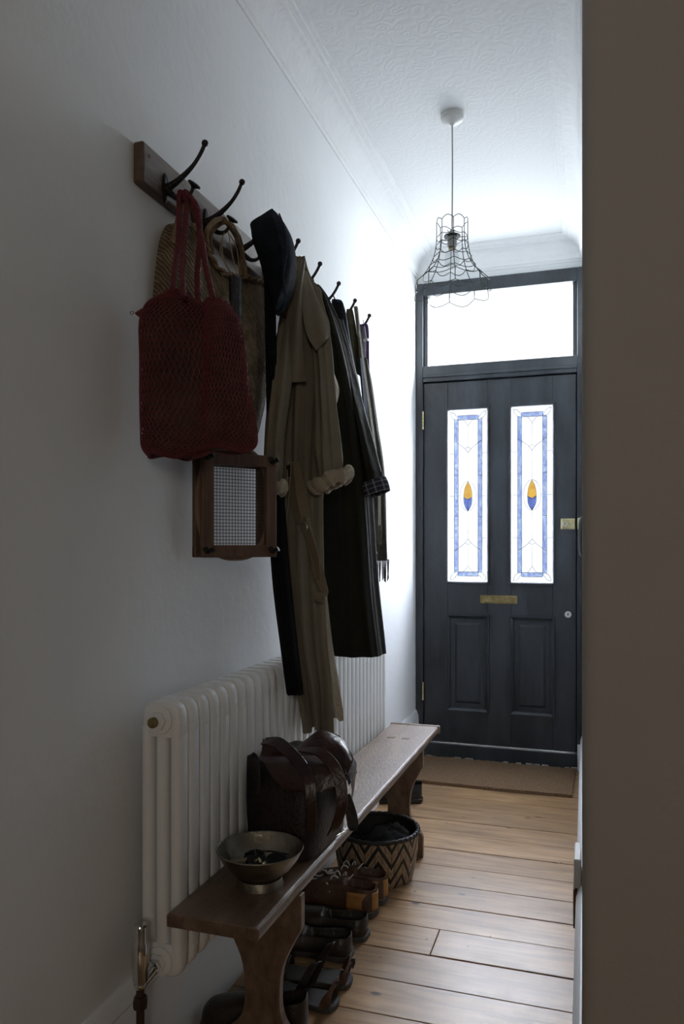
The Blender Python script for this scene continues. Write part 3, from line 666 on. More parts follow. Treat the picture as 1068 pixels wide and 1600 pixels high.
bu = MB(); bu.lathe([(0.012, .03), (0.013, .02), (0.017, .006), (0.027, -.015), (0.030, -.033), (0.027, -.048), (0.016, -.060), (0, -.064)], (LX, LY, 2.315), 32, cap0=False); bu = bu.build('bulb', M['bulb'], lamp)
MB().lathe([(0, 0), (.013, 0), (.013, .02), (0, .02)], (LX, LY, 2.324), 20).build('bulb_cap', M['dull_brass'], bu)
sh = MB(); NR = 8; off = 0.25
rib = smooth_pts([(0.059, 2.425), (0.059, 2.39), (0.060, 2.35), (0.068, 2.305), (0.085, 2.265), (0.108, 2.232), (0.131, 2.212)], 24) + [(0.133, 2.20), (0.134, 2.165)]
def ribr(z):
    for (r0, z0), (r1, z1) in zip(rib[:-1], rib[1:]):
        if z1 <= z <= z0: return lerp(r0, r1, (z0 - z) / (z0 - z1 + 1e-9))
    return rib[0][0] if z > rib[0][1] else rib[-1][0]
for kk in range(NR):
    a = 2 * PI * kk / NR + off
    sh.tube([(LX + r * math.cos(a), LY + r * math.sin(a), z) for r, z in rib], 0.00155, 6)
for z, sag, out_ in ((2.425, 0.011, 0.002), (2.375, -0.008, 0.002), (2.347, -0.011, 0.004), (2.300, -0.012, 0.008), (2.268, -0.014, 0.010), (2.235, -0.016, 0.012), (2.212, -0.020, 0.016), (2.165, -0.017, 0.020)):
    pts = []
    for kk in range(NR):
        a0 = 2 * PI * kk / NR + off; a1 = a0 + 2 * PI / NR; r = ribr(z)
        A = V((math.cos(a0), math.sin(a0), 0)) * r; B = V((math.cos(a1), math.sin(a1), 0)) * r
        for j in range(10):
            t = j / 10; s_ = math.sin(PI * t); p = A.lerp(B, t); am = (a0 + a1) / 2
            pts.append(V((LX, LY, z + sag * s_)) + p + V((math.cos(am), math.sin(am), 0)) * (out_ + r * 0.05) * s_)
    sh.tube(pts, 0.00145, 6, loop=True)
for kk in range(3):
    a = 2 * PI * kk / 3 + 0.4; sh.tube([(LX + 0.030 * math.cos(a), LY + 0.030 * math.sin(a), 2.374), (LX + 0.060 * math.cos(a), LY + 0.060 * math.sin(a), 2.376)], 0.0014, 6)
sh.build('wire_shade', M['wire'], lamp)

# ------------------------------------------------------------------ garments
def loft(name, rows, mat, parent=None, n=110, m=90, folds=((5, .5, 0.3), (8, .35, 1.1), (13, .2, 2.0)), amp=0.008, a0=0.35, twist=0.6, seed=0, hem=True, xmin=0.012, uvf=None, org=None, obj=True, sq=2.0, rag=0.0):
    """rows: (v, uL, uR, y, b): hanging cloth; outline between uL..uR of the photo in the plane y, half depth b along y"""
    rr = smooth_pts(rows, m); R = []
    s25 = math.tan(0.42)
    for i, (v, uL, uR, y, b) in enumerate(rr):
        s = i / (m - 1)
        pl = P(uL, v, y=y); pr = P(uR, v, y=y)
        xl = pl.x; xr = pr.x; h = (xr - xl) / 2; cx = (xl + xr) / 2; z = (pl.z + pr.z) / 2
        a = math.sqrt(max(h * h - (b * s25) ** 2, (h * 0.5) ** 2))
        cy = y
        if cx - a < xmin: 
            sh_ = xmin - (cx - a); cx += sh_ * 0.5; a = max(0.006, a - sh_ * 0.5)
        A = amp * (a0 + (1 - a0) * s)
        ring = []
        for k2 in range(n):
            t = 2 * PI * k2 / n; ca, sa = math.cos(t), math.sin(t)
            f = 0
            for fk, fw_, fp in folds:
                f += fw_ * (1 - 2 * abs(math.sin(0.5 * (fk * t + fp + seed + twist * math.sin(2.2 * s + fp)))) ** 0.8)
            f += 0.5 * noise.noise(V((ca * 1.5 + seed, sa * 1.5, s * 5)))
            rx = math.copysign(abs(ca) ** (2 / sq), ca) * (a + A * f * 0.8); ry = math.copysign(abs(sa) ** (2 / sq), sa) * (b + A * f * 1.3)
            zz = z
            if rag and s > 0.9: zz += rag * math.sin(3 * t + seed) * (s - 0.9) / 0.1
            ring.append(V((max(cx + rx, 0.006), cy + ry, zz)))
        R.append(ring)
    if hem:
        last = R[-1]; c = sum(last, V((0, 0, 0))) / n
        R.append([c + (p - c) * 0.95 + V((0, 0, 0.002)) for p in last]); R.append([c + (p - c) * 0.9 + V((0, 0, 0.03)) for p in last])
    mb = MB(); mb.rings(R)
    if not obj: return mb
    return mb.build(name, mat, parent, angle=60, uvf=uvf, org=org)

# black coat on the third hook, behind everything
bc = empty('black_coat', (0.09, 1.95, 1.97), 'long black coat hanging mostly hidden between straw bag and khaki trench coat', 'coat')
loft('body', [(395, 410, 424, 1.93, .010), (450, 412, 430, 1.935, .014), (560, 414, 432, 1.94, .016), (700, 416, 440, 1.945, .018), (800, 418, 446, 1.945, .018), (900, 424, 454, 1.945, .02), (1000, 436, 464, 1.945, .02), (1085, 447, 474, 1.945, .02)], M['black_cloth'], bc, seed=3, amp=0.006)

# navy felt cap over the third hook's tip
cp = loft('felt_hat', [(328, 422, 428, 1.895, .006), (334, 410, 435, 1.895, .02), (341, 396, 441, 1.895, .03), (347, 389, 446, 1.895, .036), (356, 390, 452, 1.895, .045), (375, 393, 461, 1.895, .055), (405, 402, 468, 1.895, .06), (430, 408, 468, 1.895, .058), (455, 416, 461, 1.892, .05), (478, 422, 448, 1.89, .038), (491, 427, 436, 1.89, .02)], M['navy_hat'], None,
          folds=((2, .8, .5), (3, .5, 2.2)), amp=0.012, seed=1, org=(0.128, 1.895, 1.82))
tag(cp, 'floppy navy felt hat hung over a hook above the straw bag and khaki trench', 'hat')
bd = MB(); pts = [P(436, 334, y=1.845), P(445, 360, y=1.835), P(447, 395, y=1.832), P(442, 430, y=1.835), P(446, 462, y=1.845), P(440, 486, y=1.865)]
bd.tube(SP(pts, 30), 0.0022, 6); bd.build('brim_seam', M['navy'], cp)

# khaki trench coat
tr = empty('trench_coat', (0.09, 2.085, 1.97), 'long khaki trench coat with rolled sleeves hanging over the radiator, hem near the satchel', 'coat')
loft('body', [(402, 462, 476, 2.085, .015), (430, 450, 486, 2.085, .04), (480, 438, 508, 2.085, .06), (560, 432, 524, 2.085, .075), (650, 432, 516, 2.085, .08), (730, 434, 512, 2.085, .08), (790, 440, 510, 2.085, .075), (900, 440, 512, 2.085, .075), (1000, 450, 515, 2.085, .07), (1070, 460, 522, 2.085, .065), (1139, 474, 522, 2.09, .055)],
     M['khaki'], tr, n=160, m=130, folds=((3, .5, 0.3), (6, .55, 1.1), (10, .3, 2.0), (17, .1, .5)), amp=0.022, seed=0.4, rag=0.012)
loft('back_skirt', [(930, 496, 512, 2.17, .03), (1000, 505, 520, 2.17, .03), (1070, 512, 532, 2.17, .03), (1122, 516, 538, 2.17, .028)], M['khaki_light'], tr, n=60, folds=((3, .6, 0), (5, .4, 1)), amp=0.006, rag=0.006)
loft('sleeve', [(500, 436, 460, 2.01, .02), (540, 428, 460, 1.985, .03), (600, 421, 456, 1.955, .032), (660, 415, 448, 1.935, .032), (720, 412, 443, 1.92, .03), (765, 416, 440, 1.915, .026)], M['khaki'], tr, n=80, folds=((3, .6, 0.4), (5, .5, 1.5)), amp=0.008, a0=.6, seed=2, xmin=0.02)
loft('sleeve', [(450, 478, 500, 2.06, .02), (520, 484, 518, 2.045, .04), (600, 490, 526, 2.03, .045), (660, 491, 530, 2.02, .045), (710, 490, 533, 2.02, .042), (752, 494, 534, 2.02, .036)], M['khaki'], tr, n=80, folds=((3, .6, 1.4), (5, .5, 2.5), (8, .3, 1)), amp=0.010, a0=.6, seed=5)
def cuff(cu, cv, y, rx, ry, tilt, th, sd):
    mb = MB(); c = P(cu, cv, y=y); pts = []; rad_ = []
    for k2 in range(56):
        t = 2 * PI * k2 / 56
        p = c + V((rx * math.cos(t), ry * math.sin(t), tilt * math.cos(t) + 0.003 * math.sin(5 * t + sd)))
        pts.append(p); rad_.append(th * (1 + 0.14 * math.sin(9 * t + sd) + 0.09 * math.sin(16 * t)))
    mb.tube(pts, rad_, 14, loop=True, sq=1.45); return mb
cuff(427, 764, 1.915, 0.027, 0.028, 0.004, 0.0125, 0.4).build('cuff', M['khaki_light'], tr)
cuff(517, 752, 2.02, 0.050, 0.034, 0.019, 0.0145, 1.4).build('cuff', M['khaki_light'], tr)
fl1 = MB(); fl1.sheet([P(468, 418, y=2.04), P(470, 470, y=2.0), P(478, 520, y=1.985), P(494, 548, y=1.98)], [P(480, 428, y=2.07), P(500, 470, y=2.05), P(514, 500, y=2.04), P(516, 524, y=2.03)], 30, 14, 0.004, bulge=0.012, wav=0.003)
fl1.build('storm_flap', M['khaki'], tr)
fl2 = MB(); fl2.sheet([P(508, 540, y=2.03), P(504, 575, y=2.02), P(507, 605, y=2.02), P(517, 648, y=2.02)], [P(510, 542, y=2.05), P(521, 580, y=2.05), P(530, 612, y=2.05), P(519, 652, y=2.03)], 30, 14, 0.003, bulge=0.012, wav=0.002)
fl2.build('front_edge', M['khaki_light'], tr)
for uu in ((438, 402, 452, 560), ):
    cl = MB(); cl.sheet([P(468, 405, y=2.03), P(452, 470, y=1.99), P(442, 540, y=1.98), P(440, 600, y=1.985)], [P(477, 410, y=2.03), P(472, 470, y=1.985), P(474, 560, y=1.975), P(478, 596, y=1.98)], 34, 16, 0.003, bulge=0.010, wav=0.004, sd=1)
    cl.build('shoulder_cape', M['khaki'], tr)
bl = MB(); pts = SP([P(462, 722, y=1.985), P(470, 770, y=1.97), P(478, 815, y=1.965), P(489, 860, y=1.97), P(500, 905, y=1.975), P(507, 925, y=1.98), P(500, 932, y=1.97), P(497, 940, y=1.965)], 44)
bl.ribbon(pts, (0.9, 0.35, 0.1), [0.020 + 0.010 * math.sin(i / 44 * 9) ** 2 for i in range(44)], 0.004)
bl2 = MB(); pts = SP([P(452, 725, y=1.99), P(462, 790, y=1.985), P(478, 826, y=1.955), P(492, 872, y=1.965), P(494, 905, y=1.97)], 40)
bl.ribbon(pts, (0.8, -0.4, 0.2), 0.030, 0.004); belt = bl.build('belt', M['belt'], tr)
rg = MB(); c = P(473, 824, y=1.945); rg.tube([c + V((0.0135 * math.cos(t), -0.004 * math.cos(t), 0.0135 * math.sin(t))) for t in [2 * PI * k2 / 30 for k2 in range(30)]], 0.0022, 8, loop=True); rg.build('d_ring', M['steel'], belt)
dc = MB()
for du in (0, 5): dc.tube(SP([P(450 + du, 722, y=1.985), P(446 + du * .8, 790, y=1.97), P(440 + du * .6, 850, y=1.965), P(436 + du * .5, 893, y=1.965)], 20), 0.0015, 6)
dc = dc.build('drawcord', M['twine'], tr)
tg = MB(); tg.tube([P(427, 897, y=1.965), P(449, 896, y=1.965)], 0.0042, 10); tg.build('toggle', M['press_wood'], dc)
bk = MB(); bk.box(P(451, 736, y=1.985) - V((.006, .004, .016)), P(451, 736, y=1.985) + V((.006, .004, .016))); bk.build('belt_loop', M['olive'], tr, bevel=0.002)

# dark olive waxed coat
oc = empty('waxed_coat', (0.1, 2.32, 1.97), 'very dark olive waxed coat with wide hem hanging right of the khaki trench', 'coat')
loft('body', [(446, 488, 500, 2.29, .012), (470, 486, 516, 2.30, .03), (530, 488, 540, 2.32, .055), (620, 492, 562, 2.33, .07), (720, 496, 578, 2.33, .08), (820, 500, 588, 2.33, .085), (930, 500, 596, 2.33, .09), (1021, 500, 607, 2.33, .095)], M['olive'], oc, n=150, m=110, folds=((4, .6, 0.9), (7, .4, 1.7), (12, .15, .2)), amp=0.014, seed=2.2)
loft('sleeve', [(500, 520, 536, 2.40, .02), (560, 530, 553, 2.36, .04), (640, 548, 572, 2.34, .045), (700, 556, 588, 2.33, .045), (752, 562, 600, 2.33, .045)], M['olive'], oc, n=80, folds=((3, .6, 0.4), (5, .4, 1.5)), amp=0.007, a0=.5, seed=4)
cf = MB(); A0 = P(583, 762, y=2.32); R = []
ax = (P(587, 773, y=2.32) - P(579, 748, y=2.32)).normalized(); sd_ = V((0, 1, 0)); e1 = (V((1, 0, 0)) - ax * ax.x).normalized(); e2 = ax.cross(e1)
for kk in range(7):
    t = kk / 6; R.append([A0 + ax * (0.045 * (t - 0.45)) + (e1 * math.cos(2 * PI * j / 48) * 0.049 + e2 * math.sin(2 * PI * j / 48) * 0.04) * (1.0 + 0.04 * math.sin(t * PI)) for j in range(48)])
cf.rings(R, cap0=False, cap1=False)
_c0 = A0.copy(); _ax = ax.copy(); _e1 = e1.copy(); _e2 = e2.copy()
cfo = cf.build('plaid_cuff', M['plaid'], oc, uvf=lambda p: (math.atan2((p - _c0).dot(_e2), (p - _c0).dot(_e1)) / (2 * PI) + 0.5, (p - _c0).dot(_ax) / 0.045 + 0.5))
sm_ = cfo.modifiers.new('thick', 'SOLIDIFY'); sm_.thickness = 0.004
loft('hood', [(443, 486, 494, 2.285, .01), (452, 484, 504, 2.28, .028), (463, 485, 508, 2.275, .032), (470, 488, 506, 2.28, .026)], M['olive_mid'], oc, n=50, folds=((4, .6, 0), (7, .4, 1)), amp=0.008, seed=3)
lp = MB(); lp.tube(SP([P(484, 440, y=2.275), P(488, 434, y=2.275), P(491, 446, y=2.27)], 10), 0.0018, 6); lp.build('hanging_loop', M['olive'], oc)

# navy coat
nc = empty('navy_coat', (0.09, 2.5, 1.97), 'dark navy wool coat hanging between the olive waxed coat and the scarves', 'coat')
loft('body', [(469, 517, 530, 2.48, .015), (480, 517, 540, 2.49, .035), (540, 522, 552, 2.50, .055), (620, 532, 568, 2.51, .06), (720, 545, 580, 2.51, .06), (800, 556, 585, 2.51, .06), (845, 562, 588, 2.51, .055)], M['navy'], nc, n=110, folds=((4, .6, 0.9), (7, .4, 1.7)), amp=0.008, seed=6)
cl = MB(); cl.sheet([P(519, 472, y=2.45), P(526, 500, y=2.43), P(535, 545, y=2.44)], [P(536, 474, y=2.46), P(541, 520, y=2.44), P(541, 560, y=2.45)], 20, 8, 0.006, bulge=0.008); cl.build('collar', M['black_cloth'], nc)
lp = MB(); lp.tube(SP([P(512, 466, y=2.465), P(520, 462, y=2.46), P(524, 472, y=2.45)], 10), 0.002, 6); lp.build('hanging_loop', M['black_cloth'], nc)

# olive canvas bag on the seventh hook
ob = loft('canvas_bag', [(484, 541, 551, 2.655, .012), (500, 540, 556, 2.655, .03), (530, 543, 562, 2.655, .04), (560, 548, 566, 2.655, .042), (585, 553, 567, 2.655, .035)], M['olive_mid'], None, n=60, folds=((3, .7, 0), (6, .4, 1)), amp=0.006, org=(0.1, 2.655, 1.8))
tag(ob, 'olive cotton bag peeking out above the navy coat, second hook from the front door', 'bag')
# grey and purple bag on the last hook
pb = empty('drawstring_bag', (0.09, 2.845, 1.97), 'small grey bag with purple trim hanging on the hook nearest the front door', 'bag')
loft('body', [(508, 560, 573, 2.845, .015), (520, 557, 574, 2.845, .03), (545, 558, 574, 2.845, .035), (580, 562, 576, 2.845, .035), (620, 566, 576, 2.845, .03)], M['grey_cloth'], pb, n=60, folds=((3, .7, 0),), amp=0.003)
tp_ = MB(); tp_.ribbon(SP([P(558, 510, y=2.81), P(566, 508, y=2.80), P(573, 512, y=2.81), P(574, 560, y=2.80), P(575, 600, y=2.80)], 24), (0.9, 0.4, 0), 0.012, 0.003); tp_.build('trim', M['purple'], pb)
st = MB(); st.tube(SP([P(567, 500, y=2.845), P(570, 515, y=2.80), P(572, 530, y=2.80)], 10), 0.002, 6); st.box(P(571, 531, y=2.80) - V((.008, .004, .004)), P(571, 531, y=2.80) + V((.010, .004, .004))); st.build('strap_clip', M['plastic'], pb)

# scarves
def scarf(name, rows, mat, label, fr_v, seed, y, wid=None):
    o = loft(name, rows, mat, None, n=60, m=70, folds=((3, .7, 0), (5, .4, 1)), amp=0.005, seed=seed, org=(0.1, y, 1.95), hem=True)
    mb = MB(); v, uL, uR, yy, b = rows[-1]; rnd = random.Random(seed)
    nf = 11
    for i in range(nf):
        u = lerp(uL + 1, uR - 1, i / (nf - 1)); y_ = yy + b * 0.7 * math.sin(i * 2.1)
        a = P(u, v - 2, y=y_); du = rnd.uniform(-2, 2)
        mb.tube(SP([a, P(u + du * .4, (v + fr_v) / 2, y=y_), P(u + du, fr_v + rnd.uniform(-3, 3), y=y_)], 8), 0.0021, 6)
    mb.build('fringe', mat, o); return tag(o, label, 'scarf')
scarf('wool_scarf', [(560, 566, 574, 2.76, .015), (600, 572, 583, 2.74, .03), (660, 578, 592, 2.73, .035), (740, 584, 603, 2.72, .035), (820, 586, 606, 2.72, .035), (876, 585, 608, 2.72, .035)], M['scarf_green'],
      'dark moss green fringed scarf, longest and nearest the front door', 907, 1, 2.76)
scarf('wool_scarf', [(480, 552, 560, 2.66, .015), (560, 560, 570, 2.64, .025), (640, 568, 582, 2.62, .03), (740, 577, 594, 2.62, .03), (822, 583, 597, 2.62, .03)], M['scarf_tan'],
      'taupe fringed scarf hanging behind the plaid cuff of the olive coat', 850, 2, 2.64)
scarf('wool_scarf', [(560, 558, 566, 2.58, .015), (650, 566, 576, 2.565, .025), (760, 572, 584, 2.56, .03), (845, 574, 588, 2.56, .03)], M['scarf_blue'],
      'slate blue scarf hanging just below the plaid cuff', 853, 3, 2.58)
wt = MB(); wt.sheet([P(579, 852, y=2.55), P(586, 862, y=2.55)], [P(583, 850, y=2.55), P(590, 866, y=2.55)], 6, 4, 0.001)
bpy.data.objects['wool_scarf.002'] and wt.build('care_tag', M['plastic'], bpy.data.objects['wool_scarf.002'])

# ------------------------------------------------------------------ straw bag on the wall
def straw_bag():
    b = empty('straw_bag', (0.05, 1.7, 1.98), 'large woven jute bag hanging flat on the wall behind the red net bag', 'bag')
    # outline columns: (u, v_top, v_bottom) at wall plane
    cols = [(246, 462, 560), (252, 425, 640), (262, 378, 690), (276, 352, 702), (292, 347, 704), (308, 360, 706), (324, 392, 706), (342, 420, 704), (362, 430, 702), (384, 433, 696), (402, 437, 680), (412, 440, 640), (420, 446, 585), (423, 470, 520)]
    cc = smooth_pts(cols, 60); F = []; B = []
    for i, (u, vt, vb) in enumerate(cc):
        s = i / 59; f = []; bk_ = []
        for j in range(40):
            t = j / 39; bul = (max(0.0, math.sin(PI * min(1, s * 1.0))) ** 0.6) * (0.25 + 0.75 * math.sin(PI * (0.12 + 0.8 * t)) ** 0.7)
            x = 0.022 + 0.062 * bul * min(1.0, s * 2.2 + .12); v = lerp(vt, vb, t)
            p = P(u, v, x=x); p.x += 0.0025 * math.sin(p.z * 60) * bul
            f.append(p); q = P(u, v, x=x); bk_.append(V((0.010, q.y, q.z)))
        F.append(f + list(reversed(bk_)))
    mb = MB(); mb.rings(F); body = mb.build('body', M['jute'], b, angle=60)
    rim = MB(); rp = [P(u, vt, x=0.05 + 0.02 * math.sin(PI * i / 59)) for i, (u, vt, vb) in enumerate(cc) if 14 < i]
    for ph in (0, PI):
        rim.tube([p + V((0.004 * math.cos(i * 1.1 + ph), 0, 0.004 * math.sin(i * 1.1 + ph))) for i, p in enumerate(rp)], 0.0045, 8)
    rim.build('braided_rim', M['jute_rope'], b)
    for pts in ([P(326, 392, x=.07), P(322, 365, x=.08), P(333, 347, x=.085), P(347, 342, y=1.70), P(354, 348, y=1.71), P(372, 375, x=.085), P(380, 405, x=.075), P(384, 435, x=.07)],
                [P(331, 396, x=.05), P(328, 370, x=.06), P(340, 352, x=.065), P(352, 347, y=1.70), P(364, 356, y=1.71), P(377, 385, x=.06), P(376, 432, x=.055)],
                [P(268, 380, x=.04), P(276, 352, x=.045), P(286, 312, y=1.52), P(292, 305, y=1.52), P(298, 318, y=1.53), P(303, 350, x=.05)]):
        h = MB(); h.tube(SP(pts, 40), 0.0062, 8); h.build('handle', M['jute_rope'], b)
straw_bag()

# ------------------------------------------------------------------ tennis racket in its press, on the second hook
def racket():
    d = V((0.60, 0.80, 0)); n_ = V((0.80, -0.60, 0)); up = V((0, 0, 1)); c = V((0.106, 1.712, 0)); zb = 1.17
    r = empty('tennis_racket', (c.x, c.y, zb), 'old tennis racket with black grip hanging upside down in a wooden press', 'racket')
    gp = MB(); gp.rings([[c + d * (rr * math.cos(2 * PI * k2 / 8 + .39)) + n_ * (rr * 0.85 * math.sin(2 * PI * k2 / 8 + .39)) + up * z for k2 in range(8)] for rr, z in ((0.013, 1.858), (0.0175, 1.855), (0.0165, 1.84), (0.0155, 1.70), (0.015, 1.62), (0.014, 1.615))])
    gp.build('grip', M['grip'], r, bevel=0.002)
    sh_ = MB(); sh_.rings([[c + d * a * sx + n_ * 0.008 * sy + up * z for sx, sy in ((-1, -1), (1, -1), (1, 1), (-1, 1))] for a, z in ((0.013, 1.62), (0.010, 1.52), (0.012, 1.45), (0.03, 1.425))]); sh_.build('shaft', M['racket_wood'], r, bevel=0.003)
    hc = c + up * 1.297; hd = MB()
    def oval(t): return hc + d * 0.098 * math.copysign(abs(math.cos(t)) ** .8, math.cos(t)) + up * 0.135 * math.copysign(abs(math.sin(t)) ** .85, math.sin(t))
    hd.tube([oval(2 * PI * k2 / 56) for k2 in range(56)], 0.0085, 8, loop=True); hoop = hd.build('hoop', M['racket_wood'], r)
    sg = MB()
    for i in range(-11, 12):
        x = i * 0.0083; h = 0.135 * (max(0, 1 - (abs(x) / 0.098) ** 2.4)) ** (1 / 2.3); 
        if h > 0.01: sg.tube([hc + d * x - up * h, hc + d * x + up * h], 0.0007, 4)
    for i in range(-15, 16):
        z = i * 0.0083; h = 0.098 * (max(0, 1 - (abs(z) / 0.135) ** 2.4)) ** (1 / 2.3)
        if h > 0.01: sg.tube([hc + up * z - d * h, hc + up * z + d * h], 0.0007, 4)
    sg.build('strings', M['string'], hoop)
    p = empty('racket_press', (c.x, c.y, 1.16), 'brown wooden racket press with corner bolts clamped round a racket head below the red bag', 'press')
    for off_ in (0.022, -0.022):
        f = MB(); cc = hc + n_ * off_; cc.z = 1.290
        hw, hh, t = 0.102, 0.127, 0.008
        for a0, a1, z0, z1 in ((-hw, -hw + .030, -hh, hh), (hw - .030, hw, -hh, hh), (-hw, hw, -hh, -hh + .030), (-hw, hw, hh - .030, hh)):
            dd = 0.0 if (a1 - a0) < .1 else 0.0006
            f.obox(cc + d * (a0 + a1) / 2 + up * (z0 + z1) / 2, (a1 - a0) / 2, t + dd, (z1 - z0) / 2, d, n_, up)
        f.build('frame', M['press_wood'], p, smooth=False, bevel=0.003)
    for sx in (-1, 1):
        for sz in (-1, 1):
            q = hc + d * 0.088 * sx; q.z = 1.290 + 0.112 * sz; w_ = MB()
            w_.tube([q - n_ * 0.036, q + n_ * 0.042], 0.0028, 8); w_.lathe([(0, 0), (0.007, 0), (0.006, .006), (0, .007)], q + n_ * 0.030, 12, axis=n_)
            for s2 in (-1, 1): w_.tube(SP([q + n_ * 0.034, q + n_ * 0.037 + d * 0.007 * s2 + up * .003, q + n_ * 0.042 + d * 0.011 * s2 + up * .006], 8), [0.0025 + 0.0006 * i for i in range(8)], 8)
            w_.build('wing_bolt', M['iron'], p)
    tw = MB(); h = V((0.085, 1.705, 1.968))
    tw.tube(SP([c + up * 1.856 - d * .008, V((0.078, 1.700, 1.91)), h + V((-.004, 0, 0.004)), V((0.112, 1.708, 1.925)), c + up * 1.856 + d * .010], 24), 0.0014, 6)
    tw.tube(SP([c + up * 1.856 - d * .006, V((0.074, 1.695, 1.92)), h + V((0.002, 0, 0.004)), V((0.104, 1.700, 1.905)), c + up * 1.856 + d * .006], 24), 0.0014, 6)
    tw.build('twine_loop', M['twine'], r)
racket()

# ------------------------------------------------------------------ red net bag on the first hook
def red_bag():
    b = empty('net_bag', (0.09, 1.49, 1.97), 'red string net shopping bag hanging on the first hook, tall rope handles', 'bag')
    lobes = [dict(rows=[(460, 268, 292), (470, 240, 318), (484, 224, 329), (510, 217, 331), (560, 218, 334), (620, 218, 340), (670, 219, 342), (700, 221, 338), (714, 232, 300)], y0=1.425, dy=0.055, b=0.034),
             dict(rows=[(474, 332, 347), (484, 325, 357), (500, 322, 371), (540, 318, 379), (600, 312, 388), (650, 305, 398), (690, 298, 402), (704, 305, 394)], y0=1.47, dy=0.06, b=0.036)]
    for li, lo in enumerate(lobes):
        rows = smooth_pts([list(r) for r in lo['rows']], 40); n = 64
        def ringat(i, off_=0.0):
            v, uL, uR = rows[i]; s = i / 39; out = []
            y = lo['y0'] + 0.0; pl = P(uL, v, y=y - 0.018); pr = P(uR, v, y=y + lo['dy'])
            if pl.x < 0.016: pl = P(uL, v, x=0.016)
            d = pr - pl; L_ = math.hypot(d.x, d.y) / 2; cx = (pl + pr) / 2; dn = V((d.x, d.y, 0)).normalized(); nn = V((dn.y, -dn.x, 0))
            bb = lo['b'] * (0.25 + 0.75 * math.sin(PI * min(1, 0.08 + s * 0.82)) ** 0.6)
            for k2 in range(n):
                t = 2 * PI * k2 / n; f = 1 + 0.06 * math.sin(5 * t + 1.5 * s * 3 + li) * (1 - s * .5)
                p = cx + dn * (L_ - off_) * math.cos(t) + nn * (bb - off_) * f * math.sin(t)
                p.z += 0.004 * math.sin(3 * t + li * 2) * s; p.x = max(p.x, 0.008); out.append(p)
            return out
        lin_ = MB(); lin_.rings([ringat(i, 0.005) for i in range(2, 39)]); lin_.build('lining', M['lining'], b, angle=60)
        # netting: crossing helical strands over the surface
        G = [ringat(i) for i in range(40)]
        def at(s, th):
            i = max(0, min(38.999, s * 39)); a = int(i); f = i - a; k2 = (th / (2 * PI) * n) % n; c0 = int(k2); g = k2 - c0
            c1 = (c0 + 1) % n; c0 %= n
            return (G[a][c0].lerp(G[a][c1], g)).lerp(G[a + 1][c0].lerp(G[a + 1][c1], g), f)
        net = MB(); NS_ = 40; turns = 0.95
        def warp(s): return s ** 0.8
        for sg in (-1, 1):
            for j in range(NS_):
                th0 = 2 * PI * j / NS_; pts = [at(warp(i / 90), th0 + sg * turns * 2 * PI * (i / 90) * 0.55 + 0.03 * math.sin(i * 0.9)) for i in range(91)]
                net.tube(pts, 0.00125, 4)
        net.build('netting', M['red_net'], b)
        rmp = MB(); rmp.tube([G[1][k2] + V((0, 0, 0.003 * math.sin(k2 * 1.3))) for k2 in range(n)], 0.003, 6, loop=True)
        rmp.build('rim', M['red_rope'], b)
        MB().tube([G[39][k2] for k2 in range(n)], 0.0022, 6, loop=True).build('bottom_cord', M['red_rope'], b)
    # zip end that sticks out on the left
    z = MB(); z.sheet([P(210, 489, y=1.40), P(225, 480, y=1.405), P(245, 473, y=1.41)], [P(217, 495, y=1.40), P(226, 500, y=1.405), P(240, 500, y=1.41)], 12, 6, 0.003, wav=0.002); zz = z.build('gusset', M['red_net'], b)
    zr = MB(); c = P(206, 489, y=1.40); zr.tube([c + V((0.0042 * math.cos(t), 0, 0.0030 * math.sin(t))) for t in [2 * PI * k2 / 16 for k2 in range(16)]], 0.001, 6, loop=True); zr.build('zip_pull', M['steel'], zz)
    H = HY[0]
    straps = [[P(269, 468, y=1.43), P(272, 430, y=1.45), P(279, 370, y=1.49), P(280, 325, y=1.505), V((0.068, H - .003, 1.984)), P(292, 320, y=1.512), P(288, 370, y=1.48), P(285, 420, y=1.44), P(287, 464, y=1.40)],
              [P(310, 474, y=1.47), P(308, 430, y=1.48), P(312, 370, y=1.50), P(308, 325, y=1.512), V((0.077, H + .004, 1.986)), P(302, 318, y=1.518), P(314, 370, y=1.5), P(322, 420, y=1.48), P(336, 478, y=1.46)]]
    for s_ in straps:
        mb = MB(); pts = SP(s_, 60)
        mb.tube(pts, [0.0064 + 0.0005 * math.sin(i * 2.2) for i in range(60)], 10); mb.build('handle', M['red_rope'], b)
red_bag()

# ------------------------------------------------------------------ things on the bench
bw_ = (0.252, 1.535)
bowl = empty('metal_bowl', (bw_[0], bw_[1], BZ), 'beaten metal footed bowl on the near end of the bench', 'bowl')
bo = MB(); bo.lathe([(0.0, .022), (0.030, .022), (0.046, .026), (0.064, .038), (0.080, .056), (0.092, .078), (0.0945, .079), (0.096, .077), (0.083, .054), (0.068, .035), (0.050, .021), (0.034, .015), (0.0, .014)], (bw_[0], bw_[1], BZ + 0.002), 64)
bo.build('body', M['steel'], bowl); MB().lathe([(0.036, .019), (0.049, .018), (0.052, 0), (0.049, 0), (0.046, .014), (0.036, .014)], (bw_[0], bw_[1], BZ), 48, cap0=False, cap1=False).build('foot_ring', M['steel'], bowl)
